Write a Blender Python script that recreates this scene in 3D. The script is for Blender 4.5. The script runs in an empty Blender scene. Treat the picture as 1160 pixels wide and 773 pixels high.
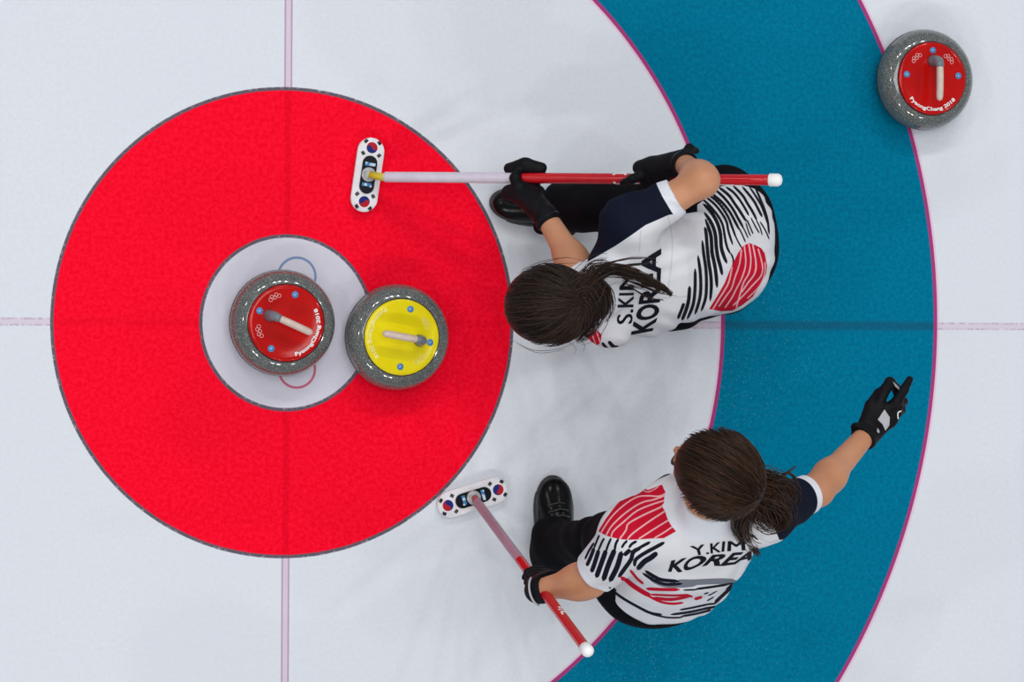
import bpy, bmesh, math, random
import numpy as np
from mathutils import Vector, Matrix
from mathutils.bvhtree import BVHTree
random.seed(7); rng = np.random.default_rng(11)
S = bpy.context.scene
COL = S.collection

# ------------------------------------------------------------------ camera
CAM = np.array([-1.5725, 0.042, 7.719]); TILT, TP, ROLL, F = 0.2867, -0.0113, 0.0068, 3413.57
CX, CY = 580.0, 386.5
fw = np.array([math.sin(TILT), math.sin(TP), -1.0]); fw /= np.linalg.norm(fw)
rt = np.cross(fw, np.array([-math.sin(ROLL), math.cos(ROLL), 0])); rt /= np.linalg.norm(rt)
up = np.cross(rt, fw)
def P(px, py, z):
    """point of the place at height z seen at that spot of the photograph (metres)"""
    d = rt*(px-CX)/F - up*(py-CY)/F + fw
    return CAM + d*(z-CAM[2])/d[2]
cd = bpy.data.cameras.new('camera'); cam = bpy.data.objects.new('camera', cd); COL.objects.link(cam)
M = Matrix.Identity(4)
for i in range(3):
    M[i][0] = rt[i]; M[i][1] = up[i]; M[i][2] = -fw[i]; M[i][3] = CAM[i]
cam.matrix_world = M
cd.sensor_fit = 'HORIZONTAL'; cd.sensor_width = 36.0; cd.lens = F*36.0/1160.0
cd.clip_start = 0.1; cd.clip_end = 200
S.camera = cam
S.view_settings.view_transform = 'Standard'; S.view_settings.look = 'None'
S.view_settings.gamma = 1.0; S.view_settings.exposure = 0.0
S.view_settings.use_curve_mapping = False

# ------------------------------------------------------------------ objects
def nrm(v):
    v = np.asarray(v, float); return v/(np.linalg.norm(v)+1e-12)
def mesh_obj(name, V, Fc, mat, parent=None, smooth=True, mats=None, midx=None):
    me = bpy.data.meshes.new(name); me.from_pydata([tuple(map(float, v)) for v in V], [], [tuple(map(int, f)) for f in Fc])
    for m in (mats or [mat]): me.materials.append(m)
    if midx is not None: me.polygons.foreach_set('material_index', np.asarray(midx, dtype=np.int32))
    if smooth: me.polygons.foreach_set('use_smooth', [True]*len(me.polygons))
    me.update()
    o = bpy.data.objects.new(name, me); COL.objects.link(o)
    if parent is not None:
        o.parent = parent
    return o
def thing(name, label, cat, loc=(0, 0, 0), group=None):
    o = bpy.data.objects.new(name, None); COL.objects.link(o); o.location = loc
    o.empty_display_size = 0.05
    o['label'] = label; o['category'] = cat
    if group: o['group'] = group
    return o
def part(name, V, Fc, mat, root, **k):
    """mesh in world coordinates, parented to a root that only has a location"""
    L = np.array(root_loc(root)); V = np.asarray(V, float) - L
    return mesh_obj(name, V, Fc, mat, root, **k)
def root_loc(o):
    l = np.zeros(3)
    while o is not None:
        l += np.array(o.location); o = o.parent
    return l

# ------------------------------------------------------------------ node helper
def newmat(name, color=(0.8, 0.8, 0.8), rough=0.6, spec=0.5, metal=0.0, sheen=0.0, coat=0.0):
    m = bpy.data.materials.new(name); m.use_nodes = True
    b = m.node_tree.nodes['Principled BSDF']
    b.inputs['Base Color'].default_value = (*color, 1); b.inputs['Roughness'].default_value = rough
    b.inputs['Specular IOR Level'].default_value = spec; b.inputs['Metallic'].default_value = metal
    if sheen: b.inputs['Sheen Weight'].default_value = sheen
    if coat: b.inputs['Coat Weight'].default_value = coat
    return m
class NB:
    def __init__(s, m): s.nt = m.node_tree; s.b = s.nt.nodes['Principled BSDF']
    def n(s, t, **k):
        nd = s.nt.nodes.new(t)
        for a, v in k.items(): setattr(nd, a, v)
        return nd
    def put(s, sock, v):
        if isinstance(v, bpy.types.NodeSocket): s.nt.links.new(v, sock)
        else: sock.default_value = v
    def m(s, op, a, b=0.0, c=0.0):
        nd = s.n('ShaderNodeMath', operation=op); s.put(nd.inputs[0], a); s.put(nd.inputs[1], b); s.put(nd.inputs[2], c)
        return nd.outputs[0]
    def mix(s, f, a, b):
        nd = s.n('ShaderNodeMix', data_type='RGBA'); s.put(nd.inputs[0], f)
        s.put(nd.inputs[6], (*a, 1) if isinstance(a, tuple) and len(a) == 3 else a)
        s.put(nd.inputs[7], (*b, 1) if isinstance(b, tuple) and len(b) == 3 else b)
        return nd.outputs[2]
    def step(s, x, lo, hi):      # smooth 0..1 ramp of x between lo and hi
        nd = s.n('ShaderNodeMapRange', interpolation_type='SMOOTHSTEP')
        s.put(nd.inputs[0], x); nd.inputs[1].default_value = lo; nd.inputs[2].default_value = hi
        nd.inputs[3].default_value = 0; nd.inputs[4].default_value = 1
        return nd.outputs[0]
    def band(s, x, c, w, e):     # 1 where |x-c|<w
        d = s.m('ABSOLUTE', s.m('SUBTRACT', x, c))
        return s.m('SUBTRACT', 1.0, s.step(d, w-e, w+e))
    def noise(s, vec, scale, detail=2.0, rough=0.5):
        nd = s.n('ShaderNodeTexNoise'); s.put(nd.inputs['Vector'], vec); nd.inputs['Scale'].default_value = scale
        nd.inputs['Detail'].default_value = detail; nd.inputs['Roughness'].default_value = rough
        return nd.outputs['Fac']
    def bump(s, h, strength=0.3, dist=0.002):
        nd = s.n('ShaderNodeBump'); nd.inputs['Strength'].default_value = strength; nd.inputs['Distance'].default_value = dist
        s.put(nd.inputs['Height'], h); s.nt.links.new(nd.outputs[0], s.b.inputs['Normal'])
    def color(s, c): s.put(s.b.inputs['Base Color'], c)
    def obj(s): return s.n('ShaderNodeTexCoord').outputs['Object']
    def attr(s, name): return s.n('ShaderNodeAttribute', attribute_name=name).outputs['Fac']
def simple(name, color, rough=0.6, spec=0.5, bump=None, var=0.0, vscale=40, **k):
    m = newmat(name, color, rough, spec, **k); b = NB(m); v = b.obj()
    if var:
        f = b.noise(v, vscale, 3)
        b.color(b.mix(b.step(f, 0.3, 0.7), tuple(c*(1-var) for c in color), tuple(min(1, c*(1+var)) for c in color)))
    if bump: b.bump(b.noise(v, bump[0], 3), bump[1], bump[2])
    return m

# ------------------------------------------------------------------ ice floor
BUT, R4, R8, R12 = 0.2266, 0.61, 1.206, 1.831
def make_ice():
    m = newmat('painted_ice', rough=0.5, spec=0.02); b = NB(m)
    sep = b.n('ShaderNodeSeparateXYZ'); v = b.obj(); b.nt.links.new(v, sep.inputs[0])
    x, y = sep.outputs[0], sep.outputs[1]
    n1 = b.noise(v, 260, 3, 0.6); n2 = b.noise(v, 1.3, 2); n3 = b.noise(v, 90, 4, 0.7)
    j = b.m('MULTIPLY', b.m('SUBTRACT', n1, 0.5), 0.006)
    r0 = b.m('SQRT', b.m('ADD', b.m('MULTIPLY', x, x), b.m('MULTIPLY', y, y)))
    r = b.m('ADD', r0, j)
    ice = b.mix(n2, (0.640, 0.695, 0.765), (0.695, 0.745, 0.805))
    ice = b.mix(b.step(n3, 0.35, 0.75), ice, (0.66, 0.67, 0.75))
    xl = b.m('ADD', x, b.m('MULTIPLY', j, 0.35)); yl = b.m('ADD', y, b.m('MULTIPLY', j, 0.5))
    # pink centre line (thin darker edges) and tee line
    vfill = b.band(xl, 0.0, 0.008, 0.002); vedge = b.m('MAXIMUM', b.band(xl, 0.0085, 0.0021, 0.001), b.band(xl, -0.0085, 0.0021, 0.001))
    hfill = b.band(yl, 0.0, 0.009, 0.004); hedge = b.m('MAXIMUM', b.band(yl, 0.008, 0.0022, 0.0014), b.band(yl, -0.008, 0.0022, 0.0014))
    hedge = b.m('MULTIPLY', hedge, b.step(n3, 0.38, 0.6)); 
    out = b.m('GREATER_THAN', r0, BUT)
    outh = out
    base = b.mix(b.m('MULTIPLY', b.m('MULTIPLY', vfill, out), 0.6), ice, (0.62, 0.44, 0.60))
    base = b.mix(b.m('MULTIPLY', b.m('MULTIPLY', vedge, out), 0.75), base, (0.36, 0.20, 0.34))
    base = b.mix(b.m('MULTIPLY', b.m('MULTIPLY', hfill, outh), 0.45), base, (0.60, 0.42, 0.57))
    base = b.mix(b.m('MULTIPLY', b.m('MULTIPLY', hedge, outh), 0.6), base, (0.38, 0.22, 0.36))
    # four foot red ring
    base = b.mix(b.m('MULTIPLY', b.m('LESS_THAN', r, BUT), 0.35), base, (0.56, 0.52, 0.64))  # button tinted darker lavender: soft shade round the stone put into the colour
    redc = b.mix(b.step(n3, 0.35, 0.68), (0.84, 0.001, 0.016), (0.97, 0.006, 0.034))
    base = b.mix(b.m('MULTIPLY', b.m('LESS_THAN', r, BUT), 0.35), base, (0.56, 0.52, 0.64))  # second pass of the painted button shade
    redc = b.mix(b.m('MULTIPLY', b.m('MAXIMUM', vfill, b.m('MULTIPLY', hfill, 0.5)), 0.32), redc, (0.55, 0.0, 0.012))
    mred = b.m('MULTIPLY', b.m('GREATER_THAN', r, BUT), b.m('LESS_THAN', r, R4))
    base = b.mix(mred, base, redc)
    # twelve foot teal ring
    teal = b.mix(b.step(n3, 0.3, 0.72), (0.0, 0.132, 0.250), (0.0, 0.188, 0.32))
    spk = b.n('ShaderNodeTexVoronoi'); b.nt.links.new(v, spk.inputs['Vector']); spk.inputs['Scale'].default_value = 95
    sp = b.m('MULTIPLY', b.m('SUBTRACT', 1.0, b.step(spk.outputs['Distance'], 0.08, 0.25)), b.m('MULTIPLY', b.step(n2, 0.45, 0.62), 0.35))
    teal = b.mix(sp, teal, (0.10, 0.34, 0.42))  # bright specks: sparkle of the ice painted into the teal
    teal = b.mix(b.m('MULTIPLY', b.band(b.m('ADD', y, b.m('MULTIPLY', j, 1.6)), 0.0, 0.012, 0.007), 0.5), teal, (0.01, 0.06, 0.12))
    mt = b.m('MULTIPLY', b.m('GREATER_THAN', r, R8), b.m('LESS_THAN', r, R12))
    base = b.mix(mt, base, teal)
    # outlines
    def ring(R, w): return b.band(b.m('ADD', r0, b.m('MULTIPLY', j, 0.3)), R, w, 0.0013)
    dark = b.m('MAXIMUM', ring(BUT, 0.0046), ring(R4, 0.0046))
    base = b.mix(b.m('MULTIPLY', dark, b.step(n3, 0.15, 0.5)), base, (0.11, 0.095, 0.13))
    mag = b.mix(b.step(n1, 0.4, 0.6), (0.42, 0.04, 0.18), (0.30, 0.05, 0.20))
    pk = b.m('MAXIMUM', ring(R8-0.001, 0.0055), ring(R12-0.001, 0.0055))
    base = b.mix(pk, base, mag)
    halo = b.m('MAXIMUM', ring(R8-0.0095, 0.0028), ring(R12+0.0078, 0.0028))
    base = b.mix(b.m('MULTIPLY', halo, 0.5), base, (0.80, 0.36, 0.56))
    # little blue and red rings printed on the button
    def circ(px, py, rad, col, base, w=0.0032):
        c = P(px, py, 0); dx = b.m('SUBTRACT', x, float(c[0])); dy = b.m('SUBTRACT', y, float(c[1]))
        d = b.m('SQRT', b.m('ADD', b.m('MULTIPLY', dx, dx), b.m('MULTIPLY', dy, dy)))
        return b.mix(b.m('MULTIPLY', b.band(d, rad, w, 0.0012), 0.85), base, col)
    base = circ(336.3, 313.5, 0.0495, (0.10, 0.20, 0.42), base)
    base = circ(336.3, 418.5, 0.0480, (0.50, 0.04, 0.12), base)
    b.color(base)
    b.bump(n1, 0.35, 0.0012)
    b.put(b.b.inputs['Roughness'], b.m('ADD', 0.36, b.m('MULTIPLY', n3, 0.2)))
    return m
bm = bmesh.new(); bmesh.ops.create_cube(bm, size=1.0)
for v in bm.verts: v.co = Vector((v.co.x*16.0, v.co.y*10.0, v.co.z*0.06 - 0.03))
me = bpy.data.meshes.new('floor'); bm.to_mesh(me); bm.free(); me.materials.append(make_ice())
flo = bpy.data.objects.new('floor', me); COL.objects.link(flo); flo['kind'] = 'structure'

# ------------------------------------------------------------------ lights of the arena
w = bpy.data.worlds.new('arena_air'); S.world = w; w.use_nodes = True
w.node_tree.nodes['Background'].inputs[0].default_value = (0.93, 0.96, 1.0, 1); w.node_tree.nodes['Background'].inputs[1].default_value = 0.27
def lamp(x, y, z, sx, sy, e):
    l = bpy.data.lights.new('arena_lamp', 'AREA'); l.shape = 'RECTANGLE'; l.size = sx; l.size_y = sy; l.energy = e; l.color = (1.0, 0.985, 0.96)
    o = bpy.data.objects.new('arena_lamp', l); COL.objects.link(o); o.location = (x, y, z)
    o.rotation_euler = (Vector((0.6, 0, 0))-Vector((x, y, z))).to_track_quat('-Z', 'Y').to_euler()
for (x, y, z) in [(-4.5, 9, 11), (-2.9, 9, 11), (0, 10, 11), (1.3, 10, 11), (3.0, 10, 11), (5.5, 9, 11),
                  (-9, 1.0, 10), (-10, 6.0, 10), (-6.5, -8.5, 10), (-5, -8.5, 10), (-0.4, -9.5, 10), (1.0, -9.5, 10), (4.4, -9, 10), (10, 4, 11), (10, -3, 11)]:
    lamp(x, y, z, 0.55, 0.36, 106)
lamp(-1.0, 1.5, 12.5, 6.0, 5.0, 440)

# ------------------------------------------------------------------ implicit modelling
class Fld:
    def __init__(s, k=0.02): s.pr = []; s.k = k; s.cuts = []; s.mod = None
    def seg(s, a, b, ra, rb, w=None, ea=1.0, eb=1.0, k=None):
        """tapered limb; w = direction of the wide axis, ea/eb = thickness across it relative to the radius"""
        s.pr.append(('s', np.array(a, float), np.array(b, float), ra, rb, None if w is None else nrm(w), ea, eb, k)); return s
    def ell(s, c, rad, ax=None, k=None, sub=False):
        s.pr.append(('e', np.array(c, float), np.array(rad, float), np.eye(3) if ax is None else np.array(ax), k, sub)); return s
    def chain(s, pts, rs, **kw):
        for i in range(len(pts)-1): s.seg(pts[i], pts[i+1], rs[i], rs[i+1], **kw)
        return s
    def cut(s, p, n): s.cuts.append((np.array(p, float), nrm(n), None)); return s       # keeps the side against n
    def bounds(s, pad=0.02):
        lo = np.full(3, 9.0); hi = -lo
        for q in s.pr:
            if q[0] == 's':
                r = max(q[3], q[4]); lo = np.minimum(lo, np.minimum(q[1], q[2])-r); hi = np.maximum(hi, np.maximum(q[1], q[2])+r)
            elif not q[5]:
                r = max(q[2]); lo = np.minimum(lo, q[1]-r); hi = np.maximum(hi, q[1]+r)
        return lo-pad, hi+pad
    def mesh(s, h, grow=0.0):
        lo, hi = s.bounds(0.03+grow); n = np.ceil((hi-lo)/h).astype(int)+1
        ax = [lo[i]+h*np.arange(n[i]) for i in range(3)]
        D = np.full(n, 0.2, np.float32)
        for q in s.pr:
            if q[0] == 's': r = max(q[3], q[4]); l = np.minimum(q[1], q[2])-r-0.06; u = np.maximum(q[1], q[2])+r+0.06
            else: r = max(q[2]); l = q[1]-r-0.06; u = q[1]+r+0.06
            i0 = np.clip(((l-lo)/h).astype(int), 0, n-1); i1 = np.clip(((u-lo)/h).astype(int)+2, 1, n)
            X = ax[0][i0[0]:i1[0], None, None]; Y = ax[1][None, i0[1]:i1[1], None]; Z = ax[2][None, None, i0[2]:i1[2]]
            sl = tuple(slice(i0[i], i1[i]) for i in range(3))
            if q[0] == 's':
                a, b_, ra, rb, wd, ea, eb, k = q[1:]
                d = b_-a; L2 = max(d@d, 1e-10)
                t = np.clip(((X-a[0])*d[0]+(Y-a[1])*d[1]+(Z-a[2])*d[2])/L2, 0, 1)
                ox, oy, oz = X-a[0]-t*d[0], Y-a[1]-t*d[1], Z-a[2]-t*d[2]
                rr = ra+(rb-ra)*t
                if wd is None: v = np.sqrt(ox*ox+oy*oy+oz*oz)-rr
                else:
                    ow = ox*wd[0]+oy*wd[1]+oz*wd[2]; o2 = np.maximum(ox*ox+oy*oy+oz*oz-ow*ow, 0)
                    e = ea+(eb-ea)*t
                    v = (np.sqrt(ow*ow+o2/(e*e))-rr)*np.minimum(e, 1)
            else:
                c, rad, A, k, sub = q[1:]
                x, y, z = X-c[0], Y-c[1], Z-c[2]
                p = [x*A[i][0]+y*A[i][1]+z*A[i][2] for i in range(3)]
                k0 = np.sqrt(sum((p[i]/rad[i])**2 for i in range(3))); v = (k0-1)*min(rad)
                if sub:
                    kk = 0.008; old = D[sl]; nv = -v; hh = np.clip(0.5+0.5*(nv-old)/kk, 0, 1); D[sl] = old+(nv-old)*hh+kk*hh*(1-hh); continue
            kk = s.k if k is None else k
            old = D[sl]; hh = np.clip(0.5+0.5*(old-v)/kk, 0, 1)
            D[sl] = old+(v-old)*hh-kk*hh*(1-hh)
        D -= grow
        if s.mod is not None: D += s.mod(ax[0][:, None, None], ax[1][None, :, None], ax[2][None, None, :]).astype(np.float32)
        for p, nn, _ in s.cuts:
            D = np.maximum(D, (ax[0][:, None, None]-p[0])*nn[0]+(ax[1][None, :, None]-p[1])*nn[1]+(ax[2][None, None, :]-p[2])*nn[2])
        return nets(D, lo, h)
def nets(D, lo, h):
    s = D < 0
    nx, ny, nz = D.shape
    cnt = np.zeros((nx-1, ny-1, nz-1), np.int8)
    for dx in (0, 1):
        for dy in (0, 1):
            for dz in (0, 1): cnt += s[dx:nx-1+dx, dy:ny-1+dy, dz:nz-1+dz]
    act = (cnt > 0) & (cnt < 8); idx = np.full(act.shape, -1, np.int64); I = np.argwhere(act); idx[act] = np.arange(len(I))
    acc = np.zeros((len(I), 3)); c = np.zeros(len(I))
    cor = [(a, b, e) for a in (0, 1) for b in (0, 1) for e in (0, 1)]
    for a in cor:
        for ax in range(3):
            if a[ax] == 1: continue
            b = list(a); b[ax] = 1
            da = D[I[:, 0]+a[0], I[:, 1]+a[1], I[:, 2]+a[2]]; db = D[I[:, 0]+b[0], I[:, 1]+b[1], I[:, 2]+b[2]]
            m = (da < 0) != (db < 0); t = np.where(m, da/(np.where(da == db, 1, da-db)), 0)
            pt = np.tile(np.array(a, float), (len(I), 1)); pt[:, ax] += t
            acc[m] += pt[m]; c[m] += 1
    V = lo+h*(I+acc/c[:, None])
    Fs = []
    for ax in range(3):
        u, v = (ax+1) % 3, (ax+2) % 3
        sl0 = [slice(None)]*3; sl1 = [slice(None)]*3; sl0[ax] = slice(0, -1); sl1[ax] = slice(1, None)
        e = s[tuple(sl0)] != s[tuple(sl1)]
        E = np.argwhere(e); E = E[(E[:, u] > 0) & (E[:, v] > 0) & (E[:, u] < D.shape[u]-1) & (E[:, v] < D.shape[v]-1)]
        ins = s[tuple(sl0)][E[:, 0], E[:, 1], E[:, 2]]
        def g(du, dv):
            q = E.copy(); q[:, u] -= du; q[:, v] -= dv; return idx[q[:, 0], q[:, 1], q[:, 2]]
        Q = np.stack([g(0, 0), g(1, 0), g(1, 1), g(0, 1)], 1)
        Q[~ins] = Q[~ins][:, ::-1]
        Fs.append(Q)
    return V, np.concatenate(Fs)
def relax(V, Fc, it=2, lam=0.5):
    n = len(V); e = np.concatenate([Fc[:, [i, (i+1) % 4]] for i in range(4)])
    for _ in range(it):
        A = np.zeros((n, 3)); c = np.zeros(n)
        for a, b in ((0, 1), (1, 0)):
            for k in range(3): A[:, k] += np.bincount(e[:, a], weights=V[e[:, b], k], minlength=n)
            c += np.bincount(e[:, a], minlength=n)
        V = V+lam*(A/np.maximum(c, 1)[:, None]-V)
    return V
def build(name, f, h, mat, root, it=2, grow=0.0, **k):
    V, Fc = f.mesh(h, grow); V = relax(V, Fc, it)
    return part(name, V, Fc, mat, root, **k), V, Fc
def set_attr(o, name, vals):
    a = o.data.attributes.new(name, 'FLOAT', 'POINT'); a.data.foreach_set('value', np.asarray(vals, np.float32))

# ------------------------------------------------------------------ swept shapes
def tube(pts, rs, sides=8, closed_ends=True, flat=1.0):
    pts = np.array(pts, float); n = len(pts); V = []; Fc = []
    rs = np.broadcast_to(np.array(rs, float), (n,))
    t = np.gradient(pts, axis=0); t /= np.linalg.norm(t, axis=1)[:, None]+1e-12
    r = nrm(np.cross(t[0], [0.3, 0.1, 1.0]) if abs(t[0] @ nrm([0.3, 0.1, 1.0])) < 0.95 else np.cross(t[0], [1, 0, 0]))
    for i in range(n):
        r = nrm(r-t[i]*(r @ t[i])); b = np.cross(t[i], r)
        for k in range(sides):
            a = 2*math.pi*k/sides; V.append(pts[i]+rs[i]*(math.cos(a)*r+math.sin(a)*b*flat))
    for i in range(n-1):
        for k in range(sides):
            k2 = (k+1) % sides; Fc.append((i*sides+k, i*sides+k2, (i+1)*sides+k2, (i+1)*sides+k))
    if closed_ends:
        Fc.append(tuple(range(sides))[::-1]); Fc.append(tuple((n-1)*sides+k for k in range(sides)))
    return V, Fc
class MB:
    def __init__(s): s.V = []; s.F = []; s.M = []
    def add(s, VF, mi=0):
        o = len(s.V); s.V += list(VF[0]); s.F += [tuple(int(i)+o for i in f) for f in VF[1]]; s.M += [mi]*len(VF[1]); return s
    def xf(s, fn): s.V = [fn(np.array(v)) for v in s.V]; return s
    def obj(s, name, mat, root, world=True, smooth=True, mats=None):
        f = part if world else mesh_obj
        return (part(name, s.V, s.F, mat, root, smooth=smooth, mats=mats, midx=s.M if mats else None) if world
                else mesh_obj(name, s.V, s.F, mat, root, smooth=smooth, mats=mats, midx=s.M if mats else None))
def smooth_path(pts, n):
    pts = np.array(pts, float); m = len(pts)
    if m == 2: return pts[0]+(pts[1]-pts[0])*np.linspace(0, 1, n)[:, None]
    out = []
    for u in np.linspace(0, m-1-1e-6, n):
        i = int(u); t = u-i; p0 = pts[max(i-1, 0)]; p1 = pts[i]; p2 = pts[i+1]; p3 = pts[min(i+2, m-1)]
        out.append(0.5*((2*p1)+(-p0+p2)*t+(2*p0-5*p1+4*p2-p3)*t*t+(-p0+3*p1-3*p2+p3)*t**3))
    return np.array(out)
def lathe(prof, n=96):
    V = []; Fc = []
    for (r, z) in prof:
        for k in range(n): a = 2*math.pi*k/n; V.append((r*math.cos(a), r*math.sin(a), z))
    for i in range(len(prof)-1):
        for k in range(n): k2 = (k+1) % n; Fc.append((i*n+k, i*n+k2, (i+1)*n+k2, (i+1)*n+k))
    Fc.append(tuple(range(n))[::-1]); Fc.append(tuple((len(prof)-1)*n+k for k in range(n)))
    return V, Fc
def annulus(cx, cy, z, r0, r1, n=40, th=0.0004):
    V = []; Fc = []
    for (r, zz) in ((r0, z), (r0, z+th), (r1, z+th), (r1, z)):
        for k in range(n): a = 2*math.pi*k/n; V.append((cx+r*math.cos(a), cy+r*math.sin(a), zz))
    for i in range(4):
        j = (i+1) % 4
        for k in range(n): k2 = (k+1) % n; Fc.append((i*n+k, i*n+k2, j*n+k2, j*n+k)[::-1])
    return V, Fc
def disc(cx, cy, z, r, th, n=32):
    V = []; 
    for zz, rr in ((z, r), (z+th*0.7, r), (z+th, r-th*0.4)):
        for k in range(n): a = 2*math.pi*k/n; V.append((cx+rr*math.cos(a), cy+rr*math.sin(a), zz))
    Fc = [tuple(range(n))[::-1], tuple(2*n+k for k in range(n))]
    for i in range(2):
        for k in range(n): k2 = (k+1) % n; Fc.append((i*n+k, i*n+k2, (i+1)*n+k2, (i+1)*n+k))
    return V, Fc
def prism(poly, z, th):
    n = len(poly); V = [(x, y, z) for x, y in poly]+[(x, y, z+th) for x, y in poly]
    ar = sum(poly[i][0]*poly[(i+1) % n][1]-poly[(i+1) % n][0]*poly[i][1] for i in range(n))
    Fc = [tuple(range(n))[::-1], tuple(range(n, 2*n))]+[(i, (i+1) % n, n+(i+1) % n, n+i) for i in range(n)]
    if ar < 0: Fc = [f[::-1] for f in Fc]
    return V, Fc
def text_mesh(txt, bold=0.02, grid=0.08, spacing=1.0):
    """letters as a flat mesh, finely cut so that they can be laid on curved things; normalised to 0..1 by 0..1"""
    c = bpy.data.curves.new('lettering', 'FONT'); c.body = txt; c.offset = bold; c.resolution_u = 4; c.space_character = spacing
    o = bpy.data.objects.new('lettering', c); COL.objects.link(o)
    dg = bpy.context.evaluated_depsgraph_get(); me = bpy.data.meshes.new_from_object(o.evaluated_get(dg))
    COL.objects.unlink(o); bpy.data.objects.remove(o)
    bm = bmesh.new(); bm.from_mesh(me)
    if bold == 0:      # this font's M folds over when emboldened: thicken by laying shifted copies
        for dx in (-0.022, 0.022):
            me2 = me.copy(); me2.transform(Matrix.Translation((dx, 0, 0))); bm.from_mesh(me2)
    bmesh.ops.triangulate(bm, faces=bm.faces[:])
    bmesh.ops.remove_doubles(bm, verts=bm.verts[:], dist=1e-5) if bold else None
    xs = [v.co.x for v in bm.verts]; x0, x1 = min(xs), max(xs)
    caps = max(v.co.y for v in bm.verts)
    for axis, a, b in ((0, x0, x1), (1, -0.25, caps)):
        t = a+grid
        while t < b:
            no = (1, 0, 0) if axis == 0 else (0, 1, 0); co = (t, 0, 0) if axis == 0 else (0, t, 0)
            bmesh.ops.bisect_plane(bm, geom=bm.verts[:]+bm.edges[:]+bm.faces[:], plane_co=co, plane_no=no, dist=1e-6)
            t += grid
    V = np.array([tuple(v.co) for v in bm.verts]); bm.verts.index_update(); Fc = [tuple(v.index for v in f.verts) for f in bm.faces]
    bm.free()
    return V, Fc, x0, x1
def poly_at(pts, s):
    pts = np.array(pts, float); n = len(pts)-1; u = np.clip(s, 0, 1)*n; i = np.minimum(u.astype(int), n-1); t = (u-i)[:, None]
    return pts[i]*(1-t)+pts[i+1]*t

# ------------------------------------------------------------------ materials
def granite():
    m = newmat('granite', rough=0.10, spec=0.5, coat=0.5); b = NB(m); v = b.obj()
    vo = b.n('ShaderNodeTexVoronoi'); b.nt.links.new(v, vo.inputs['Vector']); vo.inputs['Scale'].default_value = 420
    n = b.noise(v, 520, 3, 0.7); n2 = b.noise(v, 150, 3, 0.6)
    c = b.mix(b.step(n, 0.35, 0.65), (0.028, 0.035, 0.037), (0.165, 0.182, 0.180))
    c = b.mix(b.m('MULTIPLY', b.step(vo.outputs['Distance'], 0.62, 0.85), 0.6), c, (0.42, 0.45, 0.43))
    c = b.mix(b.m('MULTIPLY', b.step(n2, 0.5, 0.7), 0.5), c, (0.05, 0.06, 0.06))
    b.color(c); return m
MT = dict(
    granite=granite(),
    band=simple('rough_striking_band', (0.10, 0.105, 0.11), 0.7, var=0.5, vscale=500),
    red=simple('red_plastic', (0.46, 0.004, 0.003), 0.12, 0.3, var=0.12, vscale=9),
    yellow=simple('yellow_plastic', (0.76, 0.64, 0.006), 0.12, 0.3, var=0.06, vscale=9),
    beige=simple('beige_grip', (0.60, 0.49, 0.43), 0.45, var=0.08),
    steel=simple('grey_mount', (0.15, 0.17, 0.20), 0.3, 0.6, var=0.1),
    bluestk=simple('blue_sticker', (0.03, 0.20, 0.48), 0.35, var=0.05),
    white=simple('white_print', (0.80, 0.80, 0.82), 0.5, var=0.03),
    palepr=simple('pale_print_on_yellow', (0.86, 0.80, 0.30), 0.5, var=0.03),
    pinkpr=simple('pale_pink_print', (0.85, 0.55, 0.55), 0.5, var=0.03),
    wplastic=simple('white_plastic', (0.74, 0.73, 0.78), 0.35, var=0.03),
    cap=simple('white_rubber_cap', (0.86, 0.88, 0.90), 0.5, var=0.02),
    blackp=simple('black_plastic', (0.004, 0.006, 0.012), 0.35, 0.15, var=0.2),
    shaftr=simple('red_lacquer', (0.52, 0.006, 0.014), 0.25, 0.5, var=0.05),
    shaftw=simple('pale_lilac_lacquer', (0.62, 0.57, 0.68), 0.3, 0.5, var=0.04),
    shaftp=simple('dusty_pink_lacquer', (0.36, 0.23, 0.31), 0.4, 0.3, var=0.06),
    flagr=simple('flag_red', (0.42, 0.010, 0.018), 0.6, 0.15, var=0.03), flagb=simple('flag_blue', (0.008, 0.022, 0.17), 0.6, 0.15, var=0.03),
    markb=simple('blue_mark', (0.03, 0.18, 0.42), 0.4, var=0.03), pale=simple('pale_blue_mark', (0.50, 0.62, 0.75), 0.4, var=0.03),
    hub=simple('clear_grey_hub', (0.42, 0.44, 0.46), 0.25, 0.6, var=0.2, vscale=120),
    ycol=simple('yellow_collar', (0.62, 0.50, 0.03), 0.35, var=0.05),
    foam=simple('white_pad_fabric', (0.62, 0.62, 0.65), 0.8, var=0.05),
    trousers=simple('black_trouser_cloth', (0.0030, 0.0032, 0.0050), 0.85, 0.10, bump=(220, 0.3, 0.001), var=0.25, vscale=12),
    shoe=simple('black_patent_leather', (0.003, 0.003, 0.004), 0.22, 0.2, bump=(40, 0.3, 0.003), var=0.2),
    sole=simple('dark_grey_sole', (0.030, 0.031, 0.034), 0.35, 0.5, var=0.2),
    glove=simple('black_glove_leather', (0.0032, 0.0034, 0.0055), 0.6, 0.16, bump=(160, 0.35, 0.0015), var=0.3, vscale=60),
    glovegrey=simple('grey_glove_patch', (0.40, 0.41, 0.45), 0.6, var=0.05),
    tie=simple('black_hair_tie', (0.01, 0.01, 0.012), 0.4, var=0.2), silver=simple('silver_bead', (0.5, 0.5, 0.48), 0.2, metal=0.9),
    ink=simple('navy_black_lettering', (0.008, 0.009, 0.017), 0.8, 0.08, var=0.1),
    eye=simple('eye_white', (0.75, 0.73, 0.70), 0.2), iris=simple('dark_iris', (0.02, 0.012, 0.008), 0.15),
)
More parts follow.
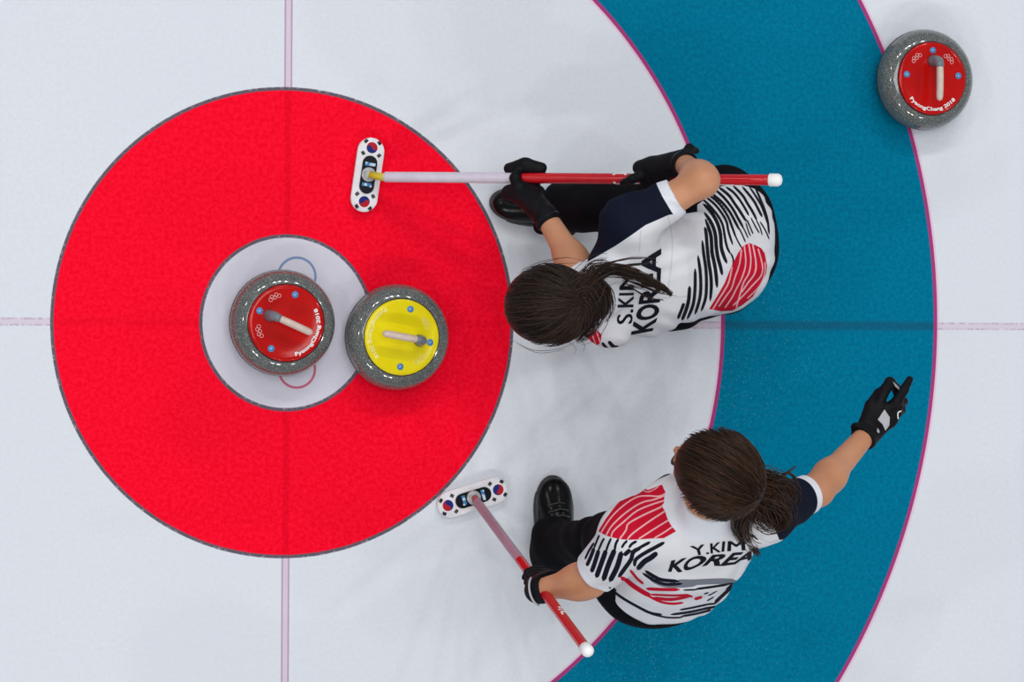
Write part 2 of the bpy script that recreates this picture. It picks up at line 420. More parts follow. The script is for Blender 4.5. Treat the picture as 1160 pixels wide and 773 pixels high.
def skin_mat():
    m = newmat('skin', (0.55, 0.27, 0.16), 0.48, 0.35); b = NB(m); v = b.obj()
    c = b.mix(b.step(b.noise(v, 9, 3), 0.35, 0.65), (0.50, 0.225, 0.120), (0.56, 0.265, 0.15))
    c = b.mix(b.m('MULTIPLY', b.step(b.attr('lip'), 0.2, 0.8), 0.8), c, (0.42, 0.10, 0.09))
    c = b.mix(b.step(b.attr('brow'), 0.3, 0.7), c, (0.03, 0.018, 0.012))
    b.color(c); b.bump(b.noise(v, 300, 3), 0.15, 0.001)
    b.b.inputs['Subsurface Weight'].default_value = 0.12; b.b.inputs['Subsurface Radius'].default_value = (0.9, 0.35, 0.2); b.b.inputs['Subsurface Scale'].default_value = 0.01
    return m
MT['skin'] = skin_mat()
def hair_mat(name, lo, hi):
    m = newmat(name, lo, 0.42, 0.18); b = NB(m); b.color(b.mix(b.attr('tone'), lo, hi)); 
    b.put(b.b.inputs['Roughness'], 0.45); b.bump(b.noise(b.obj(), 400, 2), 0.2, 0.001); return m
def jersey_mat(name):
    m = newmat(name, rough=0.85, spec=0.06); b = NB(m); v = b.obj()
    j = b.m('MULTIPLY', b.m('SUBTRACT', b.noise(v, 500, 2), 0.5), 0.0006)
    def fs(a, e=0.0006):
        return b.m('SUBTRACT', 1.0, b.step(b.m('ADD', b.attr(a), j), -e, e))
    c = b.mix(b.noise(v, 14, 3), (0.66, 0.68, 0.735), (0.71, 0.725, 0.77))
    c = b.mix(b.m('MULTIPLY', fs('f_seam', 0.0008), 0.35), c, (0.40, 0.41, 0.48))
    c = b.mix(b.m('MULTIPLY', fs('f_gray'), 0.85), c, (0.085, 0.10, 0.14))
    c = b.mix(fs('f_black'), c, (0.009, 0.010, 0.019))
    c = b.mix(fs('f_red'), c, (0.52, 0.008, 0.030))
    c = b.mix(fs('f_gap'), c, (0.78, 0.42, 0.46))
    c = b.mix(fs('f_navy'), c, (0.007, 0.010, 0.023))
    c = b.mix(fs('f_cuff'), c, (0.70, 0.73, 0.80))
    b.color(c)
    b.bump(b.m('ADD', b.noise(v, 18, 3), b.m('MULTIPLY', b.noise(v, 420, 2), 0.05)), 0.45, 0.008)
    return m

# ------------------------------------------------------------------ curling stones
def text_arc(txt, R, a0, a1, z, hgt, bold=0.03):
    V, Fc, x0, x1 = text_mesh(txt, bold, 0.15)
    out = []
    for v in V:
        s = (v[0]-x0)/(x1-x0); a = a0+(a1-a0)*s; r = R-hgt*v[1]/0.7
        out.append((r*math.cos(a), r*math.sin(a), z))
    # thin solid
    n = len(out); V2 = out+[(x, y, zz-0.0006) for x, y, zz in out]
    return V2, Fc
def stone(px, py, ang, top, label, letter, ringmat, group='curling stones on the ice'):
    c = P(px, py, 0.06); root = thing('curling_stone', label, 'curling stone', (c[0], c[1], 0.0), group)
    root.rotation_euler = (0, 0, math.radians(ang))
    R = 0.1375; prof = [(0.055, 0.0), (0.062, 0.0), (0.068, 0.005), (0.092, 0.010), (0.115, 0.020)]
    for t in np.linspace(-62, -12, 9): prof.append((R-0.040+0.040*math.cos(math.radians(t)), 0.060+0.040*math.sin(math.radians(t))*0.95))
    prof += [(R, 0.055), (R, 0.066)]
    for t in np.linspace(8, 84, 14): prof.append((R-0.047+0.047*math.cos(math.radians(t)), 0.066+0.046*math.sin(math.radians(t))))
    prof += [(0.086, 0.1122), (0.02, 0.1122)]
    body = mesh_obj('granite_body', *lathe(prof, 128), MT['granite'], root)
    band = mesh_obj('striking_band', *lathe([(R-0.003, 0.052), (R+0.0004, 0.0535), (R+0.0004, 0.0675), (R-0.003, 0.069)], 128), MT['band'], body)
    tp = [(0.098, 0.1095), (0.0995, 0.1115), (0.0990, 0.1145), (0.0955, 0.1166), (0.088, 0.1172), (0.084, 0.1163), (0.05, 0.1168), (0.004, 0.1172)]
    tv, tf = lathe(tp, 96); plate = mesh_obj('top_disc', tv, tf, top, root)
    mesh_obj('disc_gap_ring', *annulus(0, 0, 0.1118, 0.0985, 0.1012, 96, 0.0010), MT['blackp'], plate)  # black ring drawn for the thin dark gap round the disc
    # goose neck handle
    hub = MB().add(tube([(-0.048, 0, 0.115), (-0.048, 0, 0.128), (-0.0475, 0, 0.146), (-0.044, 0, 0.158), (-0.034, 0, 0.1645), (-0.028, 0, 0.1655)], [0.0165, 0.0145, 0.0125, 0.0125, 0.0115, 0.0105], 20))
    hub.obj('handle_neck', MT['steel'], root, world=False)
    gp = [(-0.030, 0, 0.1655), (-0.026, 0, 0.1655), (0.0, 0, 0.1665), (0.03, 0, 0.1665), (0.052, 0, 0.1650), (0.060, 0, 0.1635), (0.063, 0, 0.1625)]
    mesh_obj('handle_grip', *tube(gp, [0.0075, 0.0092, 0.0095, 0.0095, 0.0092, 0.0075, 0.003], 20, flat=1.05), MT['beige'], root)
    zt = 0.1164
    for a in (180, 97, -97):
        x, y = 0.0765*math.cos(math.radians(a)), 0.0765*math.sin(math.radians(a))
        st = mesh_obj('sticker', *disc(x, y, zt, 0.0088, 0.0012), MT['bluestk'], plate)
        mk = MB(); mk.add(tube([(x-0.003, y-0.002, zt+0.0014), (x+0.002, y-0.001, zt+0.0016), (x-0.001, y+0.001, zt+0.0016), (x+0.003, y+0.003, zt+0.0014)], 0.0012, 6)).obj('sticker_mark', MT['pale'], plate, world=False)
    for sgn in (1, -1):
        rg = MB(); a0 = sgn*math.radians(139)
        for k in range(5):
            u = (k-2)*0.0062; vv = 0.0035 if k % 2 else -0.0010
            rr = 0.0735+vv; th = a0+u/0.0735
            rg.add(annulus(rr*math.cos(th), rr*math.sin(th), zt, 0.0043, 0.0053, 22, 0.0007))
        rg.obj('five_ring_emblem', ringmat, plate, world=False)
    tV, tF = text_arc('PyeongChang 2018', 0.0880, math.radians(-50), math.radians(50), zt+0.0011, 0.0095)
    mesh_obj('lettering', tV, tF, letter, plate, smooth=False)
    return root
stone(319.5, 366, -24, MT['red'], 'curling stone with red top on the button at the centre of the rings', MT['white'], MT['pinkpr'])
stone(449.5, 382, 170, MT['yellow'], 'curling stone with yellow top on the red ring', MT['palepr'], MT['palepr'])
stone(1047, 90.5, -90, MT['red'], 'curling stone with red top at the outer edge of the teal ring', MT['white'], MT['pinkpr'])

# ------------------------------------------------------------------ brooms
SH1A, SH1B = P(427, 200.5, 0.055), P(880, 204, 0.66)
SH2A, SH2B = P(538, 566, 0.055), P(665.5, 737.5, 1.05)
def broom(A, B, hc, hdir, label, cols, split, collar, rad=0.0135, marks=()):
    """A..B shaft, hc head centre, hdir direction of the long side of the head"""
    root = thing('curling_broom', label, 'curling broom', (hc[0], hc[1], 0.0), 'brushes held by the players')
    hx = nrm([hdir[0], hdir[1], 0]); hy = np.array([-hx[1], hx[0], 0]); o = np.array([hc[0], hc[1], 0.0])
    def W(v): return o+hx*v[0]+hy*v[1]+np.array([0, 0, v[2]])
    def stad(L, Wd, n=14, taper=0):
        pts = []
        for sx, a0 in ((1, -90), (-1, 90)):
            for k in range(n+1):
                a = math.radians(a0+180*k/n); pts.append((sx*(L/2-Wd/2)+Wd/2*math.cos(a), Wd/2*math.sin(a)))
        return pts
    Lh, Wh = 0.196, 0.071
    pad = MB().add(prism(stad(Lh-0.008, Wh-0.006), 0.001, 0.016)).xf(W); pad.obj('brush_pad', MT['foam'], root, smooth=False)
    pl = MB()
    for (z0, th, ins) in ((0.015, 0.010, 0.0), (0.025, 0.003, 0.003), (0.028, 0.002, 0.008)):
        pl.add(prism(stad(Lh-2*ins, Wh-2*ins), z0, th))
    plate = pl.xf(W).obj('brush_head', MT['wplastic'], root, smooth=False)
    ins = MB().add(prism(stad(0.100, 0.039), 0.029, 0.005)).xf(W); insert = ins.obj('black_insert', MT['blackp'], plate, smooth=False)
    for sx in (-1, 1):
        mk = MB()
        mk.add(prism([(sx*0.027-0.004, -0.014), (sx*0.027+0.005, -0.012), (sx*0.027+0.005, 0.013), (sx*0.027-0.004, 0.014)], 0.034, 0.0006), 0)
        mk.add(prism([(sx*0.027-0.003, -0.011*sx-0.003), (sx*0.027+0.004, -0.011*sx-0.004), (sx*0.027+0.004, -0.001*sx), (sx*0.027-0.003, 0.001*sx+0.001)], 0.0346, 0.0006), 1)
        mk.add(disc(sx*0.030, 0.010*sx, 0.0346, 0.0028, 0.0006, 12), 1)
        mk.xf(W).obj('insert_marks', MT['markb'], plate, smooth=False, mats=[MT['markb'], MT['pale']])
    # flag emblems at both ends: round two-colour sign and four bar signs
    for sx in (-1, 1):
        c0 = sx*0.0715; R = 0.0146; fl = MB()
        pr = lambda q: [(c0+sx*y_, x_) for x_, y_ in q]     # red half towards the end of the head
        top = [(R*math.cos(a), R*math.sin(a)) for a in np.linspace(0, math.pi, 20)]
        bot = [(R*math.cos(a), R*math.sin(a)) for a in np.linspace(0, -math.pi, 20)]
        wave = [(-R+2*R*t, -0.40*R*math.sin(2*math.pi*t)) for t in np.linspace(0, 1, 20)][1:-1]
        fl.add(prism(pr(top+wave), 0.030, 0.0008), 0); fl.add(prism(pr(bot+wave), 0.030, 0.0008), 1)
        fl.xf(W).obj('flag_emblem', MT['flagr'], plate, smooth=False, mats=[MT['flagr'], MT['flagb']])
        for qx in (-1, 1):
            for qy in (-1, 1):
                cx_, cy_ = (c0+qx*0.0175, qy*0.0215) if qx*sx < 0 else (c0+qx*0.0150, qy*0.0180)
                dv = nrm([cx_-c0, cy_, 0]); nv = np.array([-dv[1], dv[0], 0]); tg = MB()
                for kk in (-1, 0, 1):
                    c_ = np.array([cx_, cy_, 0])+dv*kk*0.0030
                    qd = [c_+dv*a*0.00125+nv*b_*0.0052 for a, b_ in ((-1, -1), (1, -1), (1, 1), (-1, 1))]
                    tg.add(prism([(q[0], q[1]) for q in qd], 0.030, 0.0006), 0)
                tg.xf(W).obj('flag_bars', MT['blackp'], plate, smooth=False)
    hb = MB().add(lathe([(0.019, 0.033), (0.019, 0.039), (0.017, 0.041), (0.011, 0.042), (0.010, 0.048), (0.004, 0.049)], 40)).xf(W)
    hb.obj('swivel_hub', MT['hub'], plate)
    ax = nrm(B-A); L = np.linalg.norm(B-A)
    V, Fc = tube([W((0, 0, 0.046)), A+ax*0.012, A+ax*0.03], [0.009, 0.010, 0.0125], 20); part('collar', V, Fc, collar, root)
    sh = MB(); ts = [0.02/L, 0.06/L, split-0.02, split, 0.985]
    for i in range(len(ts)-1):
        n = 10; sh.add(tube([A+(B-A)*t for t in np.linspace(ts[i], ts[i+1], n)], rad if i else [0.0105]+[rad]*(n-1), 24, closed_ends=False), 0 if i < 2 else (0 if i == 2 else 1))
    s_o = sh.obj('shaft', cols[0], root, mats=cols)
    for dd_ in (0.045, 0.052):
        v, f = disc(0, 0, 0, 0.0022, 0.0015, 10); part('bolt', [A+ax*dd_+np.array([0, 0, rad*0.97])+np.array(q) for q in v], f, MT['blackp'], s_o)
    V, Fc = tube([A+ax*(L-0.020), A+ax*(L-0.018), A+ax*(L+0.004), A+ax*(L+0.011), A+ax*(L+0.014)], [rad+0.0008, rad+0.0024, rad+0.0024, rad*0.85, 0.003], 24)
    part('end_cap', V, Fc, MT['cap'], root)
    # white stripes and letters printed on the lacquer
    u = nrm(np.cross(ax, [0, 0, 1.0])); vv = nrm(np.cross(u, ax))
    for (t0, t1, a0, a1) in marks:     # along the shaft, round the shaft (deg, 0 = top side)
        nx = max(2, int((t1-t0)*200)); na = max(2, int(abs(a1-a0)/10)); V = []; Fc = []
        for i in range(nx+1):
            for k in range(na+1):
                a = math.radians(a0+(a1-a0)*k/na); p = A+(B-A)*(t0+(t1-t0)*i/nx)
                V.append(p+(rad+0.0007)*(math.sin(a)*u+math.cos(a)*vv))
        for i in range(nx):
            for k in range(na): q = i*(na+1)+k; Fc.append((q, q+1, q+na+2, q+na+1))
        part('printed_mark', V, Fc, MT['white'], s_o)
    return root
def ft(px):   # fraction along the first shaft at an image column
    lo, hi = 0.0, 1.0
    for _ in range(40):
        m = (lo+hi)/2; p = SH1A+(SH1B-SH1A)*m-CAM; x = CX+F*(p @ rt)/(p @ fw)
        if x < px: lo = m
        else: hi = m
    return lo
mk1 = [(ft(696), ft(699), 35, 65), (ft(698), ft(703), 55, 80), (ft(704), ft(709), 35, 62), (ft(696), ft(710), -75, -55), (ft(695), ft(698), -58, -40), (ft(708), ft(711), -58, -40),
       (ft(716), ft(726), 42, 66), (ft(716), ft(729), -72, -45), (ft(815), ft(832), 60, 90)]
h1 = P(417, 198, 0.03); e1, e2 = P(412, 236, 0.03), P(423, 160, 0.03)
broom(SH1A, SH1B, h1, e2-e1, 'curling broom with white-to-red shaft, its head lying on the red ring', [MT['shaftw'], MT['shaftr']], ft(590), MT['ycol'], rad=0.0138, marks=mk1)
h2 = P(536, 564, 0.03); e1, e2 = P(503, 574, 0.03), P(570, 553, 0.03)
broom(SH2A, SH2B, h2, e2-e1, 'curling broom with dusty pink and red shaft, head on white ice below the red ring', [MT['shaftp'], MT['shaftr']], 0.435, MT['shaftr'], rad=0.0125,
      marks=[(0.765, 0.773, -35, 10), (0.778, 0.784, -25, 25), (0.792, 0.80, -30, 20), (0.80, 0.812, 5, 25)])

#PEOPLE
# ------------------------------------------------------------------ people
def frame(f, u):
    """rows: left, forward, up of a head"""
    f = nrm(f); u = np.asarray(u, float); u = nrm(u-f*(u @ f)); l = np.cross(u, f); return np.array([l, f, u])
class Skinned(Fld): pass
def add_head(fl, c, A, s=1.0):
    """skull, jaw, nose, brow, lips, ears; A rows = left, forward, up"""
    W = lambda x, y, z: np.array(c)+s*(x*A[0]+y*A[1]+z*A[2])
    fl.ell(W(0, -0.008, 0.028), np.array([0.073, 0.090, 0.082])*s, A, k=0.02)
    fl.ell(W(0, 0.022, -0.020), np.array([0.062, 0.070, 0.075])*s, A, k=0.02)
    fl.ell(W(0, 0.048, -0.072), np.array([0.040, 0.036, 0.030])*s, A, k=0.02)
    fl.ell(W(0, 0.083, -0.088), np.array([0.017, 0.013, 0.014])*s, A, k=0.012)
    fl.seg(W(0, 0.088, 0.006), W(0, 0.108, -0.030), 0.007*s, 0.0105*s, k=0.010)
    for q in (-1, 1):
        fl.ell(W(q*0.009, 0.098, -0.033), np.array([0.008]*3)*s, A, k=0.006)
        fl.ell(W(q*0.030, 0.083, 0.020), np.array([0.020, 0.010, 0.006])*s, A, k=0.010)
        fl.ell(W(q*0.040, 0.066, -0.022), np.array([0.018, 0.016, 0.016])*s, A, k=0.012)
        fl.ell(W(q*0.031, 0.088, 0.003), np.array([0.015, 0.010, 0.009])*s, A, sub=True)
        fl.ell(W(q*0.074, 0.000, -0.008), np.array([0.007, 0.018, 0.029])*s, A, k=0.006)
        fl.ell(W(q*0.079, 0.006, -0.006), np.array([0.005, 0.009, 0.017])*s, A, sub=True)
    fl.ell(W(0, 0.091, -0.055), np.array([0.022, 0.009, 0.0055])*s, A, k=0.005)
    fl.ell(W(0, 0.088, -0.066), np.array([0.019, 0.009, 0.0065])*s, A, k=0.005)
    return W
def head_attrs(o, V, c, A, s=1.0):
    L = (V-np.array(c)) @ A.T / s
    lip = np.exp(-((L[:, 0]/0.022)**4+((L[:, 2]+0.060)/0.012)**4))*(L[:, 1] > 0.078)
    br = (np.exp(-(((np.abs(L[:, 0])-0.032)/0.020)**4+((L[:, 2]-0.0215-0.0)/0.0042)**4)))*(L[:, 1] > 0.06)
    set_attr(o, 'lip', lip); set_attr(o, 'brow', br)
def eyes(root, c, A, s=1.0):
    for q in (-1, 1):
        p = np.array(c)+s*(q*0.031*A[0]+0.0735*A[1]+0.004*A[2])
        mb = MB()
        n = 20; V = []; Fc = []
        for i in range(13):
            th = math.pi*i/12
            for k in range(n):
                a = 2*math.pi*k/n; V.append(p+0.0115*s*(math.cos(th)*A[1]+math.sin(th)*(math.cos(a)*A[0]+math.sin(a)*A[2])))
        mi = []
        for i in range(12):
            for k in range(n): k2 = (k+1) % n; Fc.append((i*n+k, (i+1)*n+k, (i+1)*n+k2, i*n+k2)); mi.append(1 if i < 3 else 0)
        mb.V = V; mb.F = Fc; mb.M = mi
        mb.obj('eye', MT['eye'], root, mats=[MT['eye'], MT['iris']])
def grip(c, a, s, turn=1, lead=1, spread=0.0215, thoff=0.046, thk=1.0, rs=0.0135, thick=0.0095, th=(35, 95, 150, 205), thumb=(-30, -85, -140), palmw=0.040):
    """hand closed round a shaft: c on the axis, a along the shaft, s from the axis to the palm. returns list of (kind, points, radii)"""
    a = nrm(a); s = nrm(np.asarray(s)-a*(np.asarray(s) @ a)); b = np.cross(a, s)*turn
    def pol(off, ang, r): t = math.radians(ang); return np.array(c)+a*off+r*(math.cos(t)*s+math.sin(t)*b)
    R = rs+thick
    fs = []
    for i in range(4):
        off = lead*(1.5-i)*spread; L = 1.0-0.09*abs(i-1.2)
        tt = thick*(1.0 if i < 3 else 0.88)
        kn = pol(off*0.95, -8, R+0.016)
        fs.append(([kn]+[pol(off, th[0]+(t-th[0])*L, R+(0.006 if j == 0 else 0.0)) for j, t in enumerate(th)], [thick*1.15, tt*1.05, tt, tt*0.95, tt*0.85]))
    tb = [pol(lead*0.012, -20, R+0.020), pol(lead*(thoff-.006), thumb[0], R+0.010), pol(lead*thoff, thumb[1], R+0.002), pol(lead*(thoff-.004), thumb[2], R)]
    fs.append((tb, [thick*1.6, thick*thk*1.25, thick*thk*1.15, thick*0.9]))
    palm = [(pol(-palmw, -6, R+0.014), pol(palmw, -6, R+0.014))]
    return fs, palm, pol
def put_hand(fl, fingers, shrink=0.0, k=0.004, kp=0.02):
    for pts, rs in fingers: fl.chain(pts, [r-shrink for r in rs], k=k)

def flat_of(zref, center):
    """drape direction used to lay prints on a jersey: one constant direction for the whole garment"""
    d = nrm(np.array(center)-CAM)
    def fl(V):
        V = np.asarray(V, float); t = (zref-V[:, 2])/d[2]; return (V+t[:, None]*d)[:, :2]
    def pp(px, py): return P(px, py, zref)[:2]
    return fl, pp, d
def dpoly(Q, pts):      # distance to an open polyline, with position along it
    best = np.full(len(Q), 9.0)
    for i in range(len(pts)-1):
        a, b = pts[i], pts[i+1]; d = b-a; t = np.clip(((Q-a) @ d)/max(d @ d, 1e-12), 0, 1)
        best = np.minimum(best, np.linalg.norm(Q-a-t[:, None]*d, axis=1))
    return best
def dstroke(Q, pts, w, taper=True):
    pts = smooth_path(np.array(pts), max(2, len(pts)*3)); n = len(pts); best = np.full(len(Q), 9.0)
    cum = np.linspace(0, 1, n); hw = w/2*(1-0.8*np.abs(2*cum-1)**9)*1.28+WID if taper else np.full(n, w/2)
    for i in range(n-1):
        a, b = pts[i], pts[i+1]; d = b-a; t = np.clip(((Q-a) @ d)/max(d @ d, 1e-12), 0, 1)
        best = np.minimum(best, np.linalg.norm(Q-a-t[:, None]*d, axis=1)-(hw[i]+(hw[i+1]-hw[i])*t))
    return best
def sdpoly(Q, poly):    # signed distance to polygon (negative inside)
    poly = np.array(poly); n = len(poly); d = dpoly(Q, np.vstack([poly, poly[:1]])); ins = np.zeros(len(Q), bool)
    for i in range(n):
        a, b = poly[i], poly[(i+1) % n]
        c = (a[1] > Q[:, 1]) != (b[1] > Q[:, 1])
        with np.errstate(divide='ignore', invalid='ignore'):
            x = (b[0]-a[0])*(Q[:, 1]-a[1])/(b[1]-a[1])+a[0]
        ins ^= c & (Q[:, 0] < x)
    return np.where(ins, -d, d)
def lay_text(txt, base, capl, V, Fc, flatfn, pp, d, zref, parent, bold, name='lettering', smap=None):
    tv, tf, x0, x1 = text_mesh(txt, bold, 0.07); sx = (tv[:, 0]-x0)/(x1-x0)
    if smap is not None: sx = np.interp(sx, smap[0], smap[1])
    ty = tv[:, 1]/0.70
    B = poly_at(base, sx); C_ = poly_at(capl, sx); px = B+(C_-B)*ty[:, None]
    W = np.array([P(x, y, zref) for x, y in px])
    bvh = BVHTree.FromPolygons([Vector(v) for v in V], [tuple(int(i) for i in f) for f in Fc])
    out = []; ok = []
    for w_ in W:
        h = bvh.ray_cast(Vector(w_-d*1.5), Vector(d))
        if h[0] is None: out.append(w_); ok.append(False)
        else: out.append(np.array(h[0])+np.array(h[1])*0.0012*(1 if h[1].dot(Vector(d)) < 0 else -1)); ok.append(True)
    tf = [f for f in tf if all(ok[i] for i in f)]
    used = sorted({i for f in tf for i in f}); mp = {u: i for i, u in enumerate(used)}
    o = part(name, [out[u] for u in used], [tuple(mp[i] for i in f) for f in tf], MT['ink'], parent, smooth=True)
    return o
def strands(paths, r=0.0011, n=14, tone=None, taper=0.35):
    V = []; Fc = []; T = []
    for i, pth in enumerate(paths):
        q = smooth_path(pth, n); rr = r*(1-(1-taper)*np.linspace(0, 1, n)**2)*np.minimum(1, 0.25+2.5*np.linspace(0, 1, n))
        v, f = tube(q, rr, 4); o = len(V); V += v; Fc += [tuple(a+o for a in g) for g in f]; T += [tone[i] if tone is not None else rng.random()]*len(v)
    return V, Fc, T
def hair_obj(name, mat, root, solid, st):
    V, Fc, T = [], [], []
    if solid is not None:
        V = [tuple(v) for v in solid[0]]; Fc = [tuple(f) for f in solid[1]]; T = [0.25]*len(V)
    o = len(V); V += st[0]; Fc += [tuple(a+o for a in g) for g in st[1]]; T += st[2]
    ob = part(name, V, Fc, mat, root); set_attr(ob, 'tone', T); return ob
def lock(guide, n, w0, w1, seed, curl=0.004, wend=None):
    """n strands following a guide path (world points), bundle half-width going from w0 to w1 (list allowed)"""
    g = smooth_path(guide, 12); rg = np.random.default_rng(seed); out = []
    ws = np.interp(np.linspace(0, 1, 12), np.linspace(0, 1, len(w1)) if hasattr(w1, '__len__') else [0, 1], w1 if hasattr(w1, '__len__') else [w0, w1])
    t = np.gradient(g, axis=0); t /= np.linalg.norm(t, axis=1)[:, None]
    for _ in range(n):
        a, b = rg.normal(0, 0.5, 2); ph = rg.random()*6; L = rg.uniform(0.8, 1.0)
        pts = []
        for i in range(12):
            u = nrm(np.cross(t[i], [0, 0, 1.0])); v = np.cross(u, t[i])
            cw = curl*math.sin(ph+i*0.9)
            pts.append(g[i]+u*(a*ws[i]+cw)+v*(b*ws[i]*0.6+0.5*cw))
        m = max(6, int(12*L)); out.append(pts[:m])
    return out
def cap_hair(c, A, rad, tie, hairline, n, seed, lift=1.0, over=0.0):
    """strands combed from the hairline over the skull to the tie; rad ellipsoid radii in the head frame"""
    rg = np.random.default_rng(seed); rad = np.array(rad); out = []
    tl = nrm(((np.array(tie)-c) @ A.T)/rad)
    for _ in range(n):
        ph = rg.uniform(-math.pi, math.pi)
        # hairline: forehead high in front, behind the ears, nape at the back
        el = hairline(ph)+rg.normal(0, 0.022); s0 = np.array([math.sin(ph)*math.cos(el), math.cos(ph)*math.cos(el), math.sin(el)])
        s0 = nrm(s0/rad*0.085)
        jit = nrm(tl+rg.normal(0, 0.10, 3)); om = math.acos(np.clip(s0 @ jit, -1, 1)); t0 = rg.uniform(0, 0.5)**1.5
        h = 1.0+rg.uniform(0.0, 0.035)*lift; pts = []
        for t in np.linspace(t0, 1, 10):
            q = (1-t)**2*s0+2*t*(1-t)*np.array([s0[0]*.35, -.15, .75])*over+t*t*jit if over else (math.sin((1-t)*om)*s0+math.sin(t*om)*jit)/max(math.sin(om), 1e-3)
            q = nrm(q)*(h+0.008*math.sin(3*t+ph*5))
            pts.append(np.array(c)+(q*rad) @ A)
        out.append(pts)
    return out
def shoe(fl_root, toe, heel, name='shoe', tilt=0.0, width=0.046, side=1):
    """shoe on the ice from heel to toe"""
    toe = np.array(toe); heel = np.array(heel); d = toe-heel; L = np.linalg.norm(d); d = d/L; l = nrm(np.cross([0, 0, 1.0], d)); u = np.cross(d, l)
    W = lambda x, y, z: heel+d*x*L+l*y*side+u*z
    so = Fld(0.03)
    A = np.array([d, l, u])
    so.ell(W(0.72, 0.004, 0.012), (0.30*L, width, 0.016), A); so.ell(W(0.28, -0.002, 0.012), (0.28*L, width*0.76, 0.016), A)
    so.cut(W(0, 0, 0.001), -u); so.cut(W(0, 0, 0.022), u)
    o1, _, _ = build(name, Fld_upper(W, A, L, width), 0.0028, MT['shoe'], fl_root)
    so_o, _, _ = build('sole', so, 0.003, MT['sole'], o1)
    # lace cover, eyelets and strap
    for x, zc in ((0.57, 0.086), (0.64, 0.080), (0.71, 0.069)):
        q = smooth_path([W(x-0.02, -0.027, zc-0.015), W(x-0.005, -0.015, zc-0.004), W(x+0.01, 0.0, zc), W(x-0.005, 0.015, zc-0.004), W(x-0.02, 0.027, zc-0.015)], 14)
        v, f = tube(q, 0.0028, 8); part('lace', v, f, MT['sole'], o1)
    for i, (x, y) in enumerate(((0.74, 0.020), (0.80, -0.006), (0.83, 0.012))):
        v, f = disc(0, 0, 0, 0.0026, 0.002, 12); p = W(x, y, 0.0585-0.11*(x-0.74)-0.22*abs(y))
        part('eyelet', [p+np.array(q) for q in v], f, MT['silver'], o1)
    return o1
def Fld_upper(W, A, L, width):
    f = Fld(0.03)
    f.ell(W(0.76, 0.004, 0.026), (0.235*L, width*0.94, 0.030), A)
    f.ell(W(0.50, 0.002, 0.040), (0.24*L, width*0.80, 0.038), A)
    f.ell(W(0.22, 0.0, 0.040), (0.21*L, width*0.76, 0.050), A)
    f.seg(W(0.24, 0, 0.05), W(0.24, 0, 0.105), 0.040, 0.038)
    f.cut(W(0, 0, 0.014), -A[2]); return f
def zones(spec, org, sc):
    out = []
    for w_, pts in spec: out.append((w_/sc, [(org[0]+x/sc, org[1]+y/sc) for x, y in pts]))
    return out
PXM = 470.0; WID = 0.0009
def field_of(Q, pp, strokes, taper=True):
    best = np.full(len(Q), 0.05)
    for w_, pts in strokes: best = np.minimum(best, dstroke(Q, [pp(*p) for p in pts], w_/PXM, taper))
    return best

# ================================================================== upper player
def hand_open(root, fl): pass
def folds(X, Y, Z):
    a = 2.2*np.sin(13*Y+3*Z)+1.7*np.sin(17*X-9*Z+1); b = 2.0*np.sin(11*X+7*Y+2)
    return 0.0028*np.sin(31*X+22*Z+a)*np.sin(19*Y-12*X+b)+0.0016*np.sin(58*Z+41*Y+a+b)
HAIR = hair_mat('dark_brown_hair', (0.0070, 0.0044, 0.0036), (0.055, 0.031, 0.021))
HAIR2 = hair_mat('warm_brown_hair', (0.0080, 0.0045, 0.0030), (0.066, 0.029, 0.014))
JM = jersey_mat('printed_jersey')

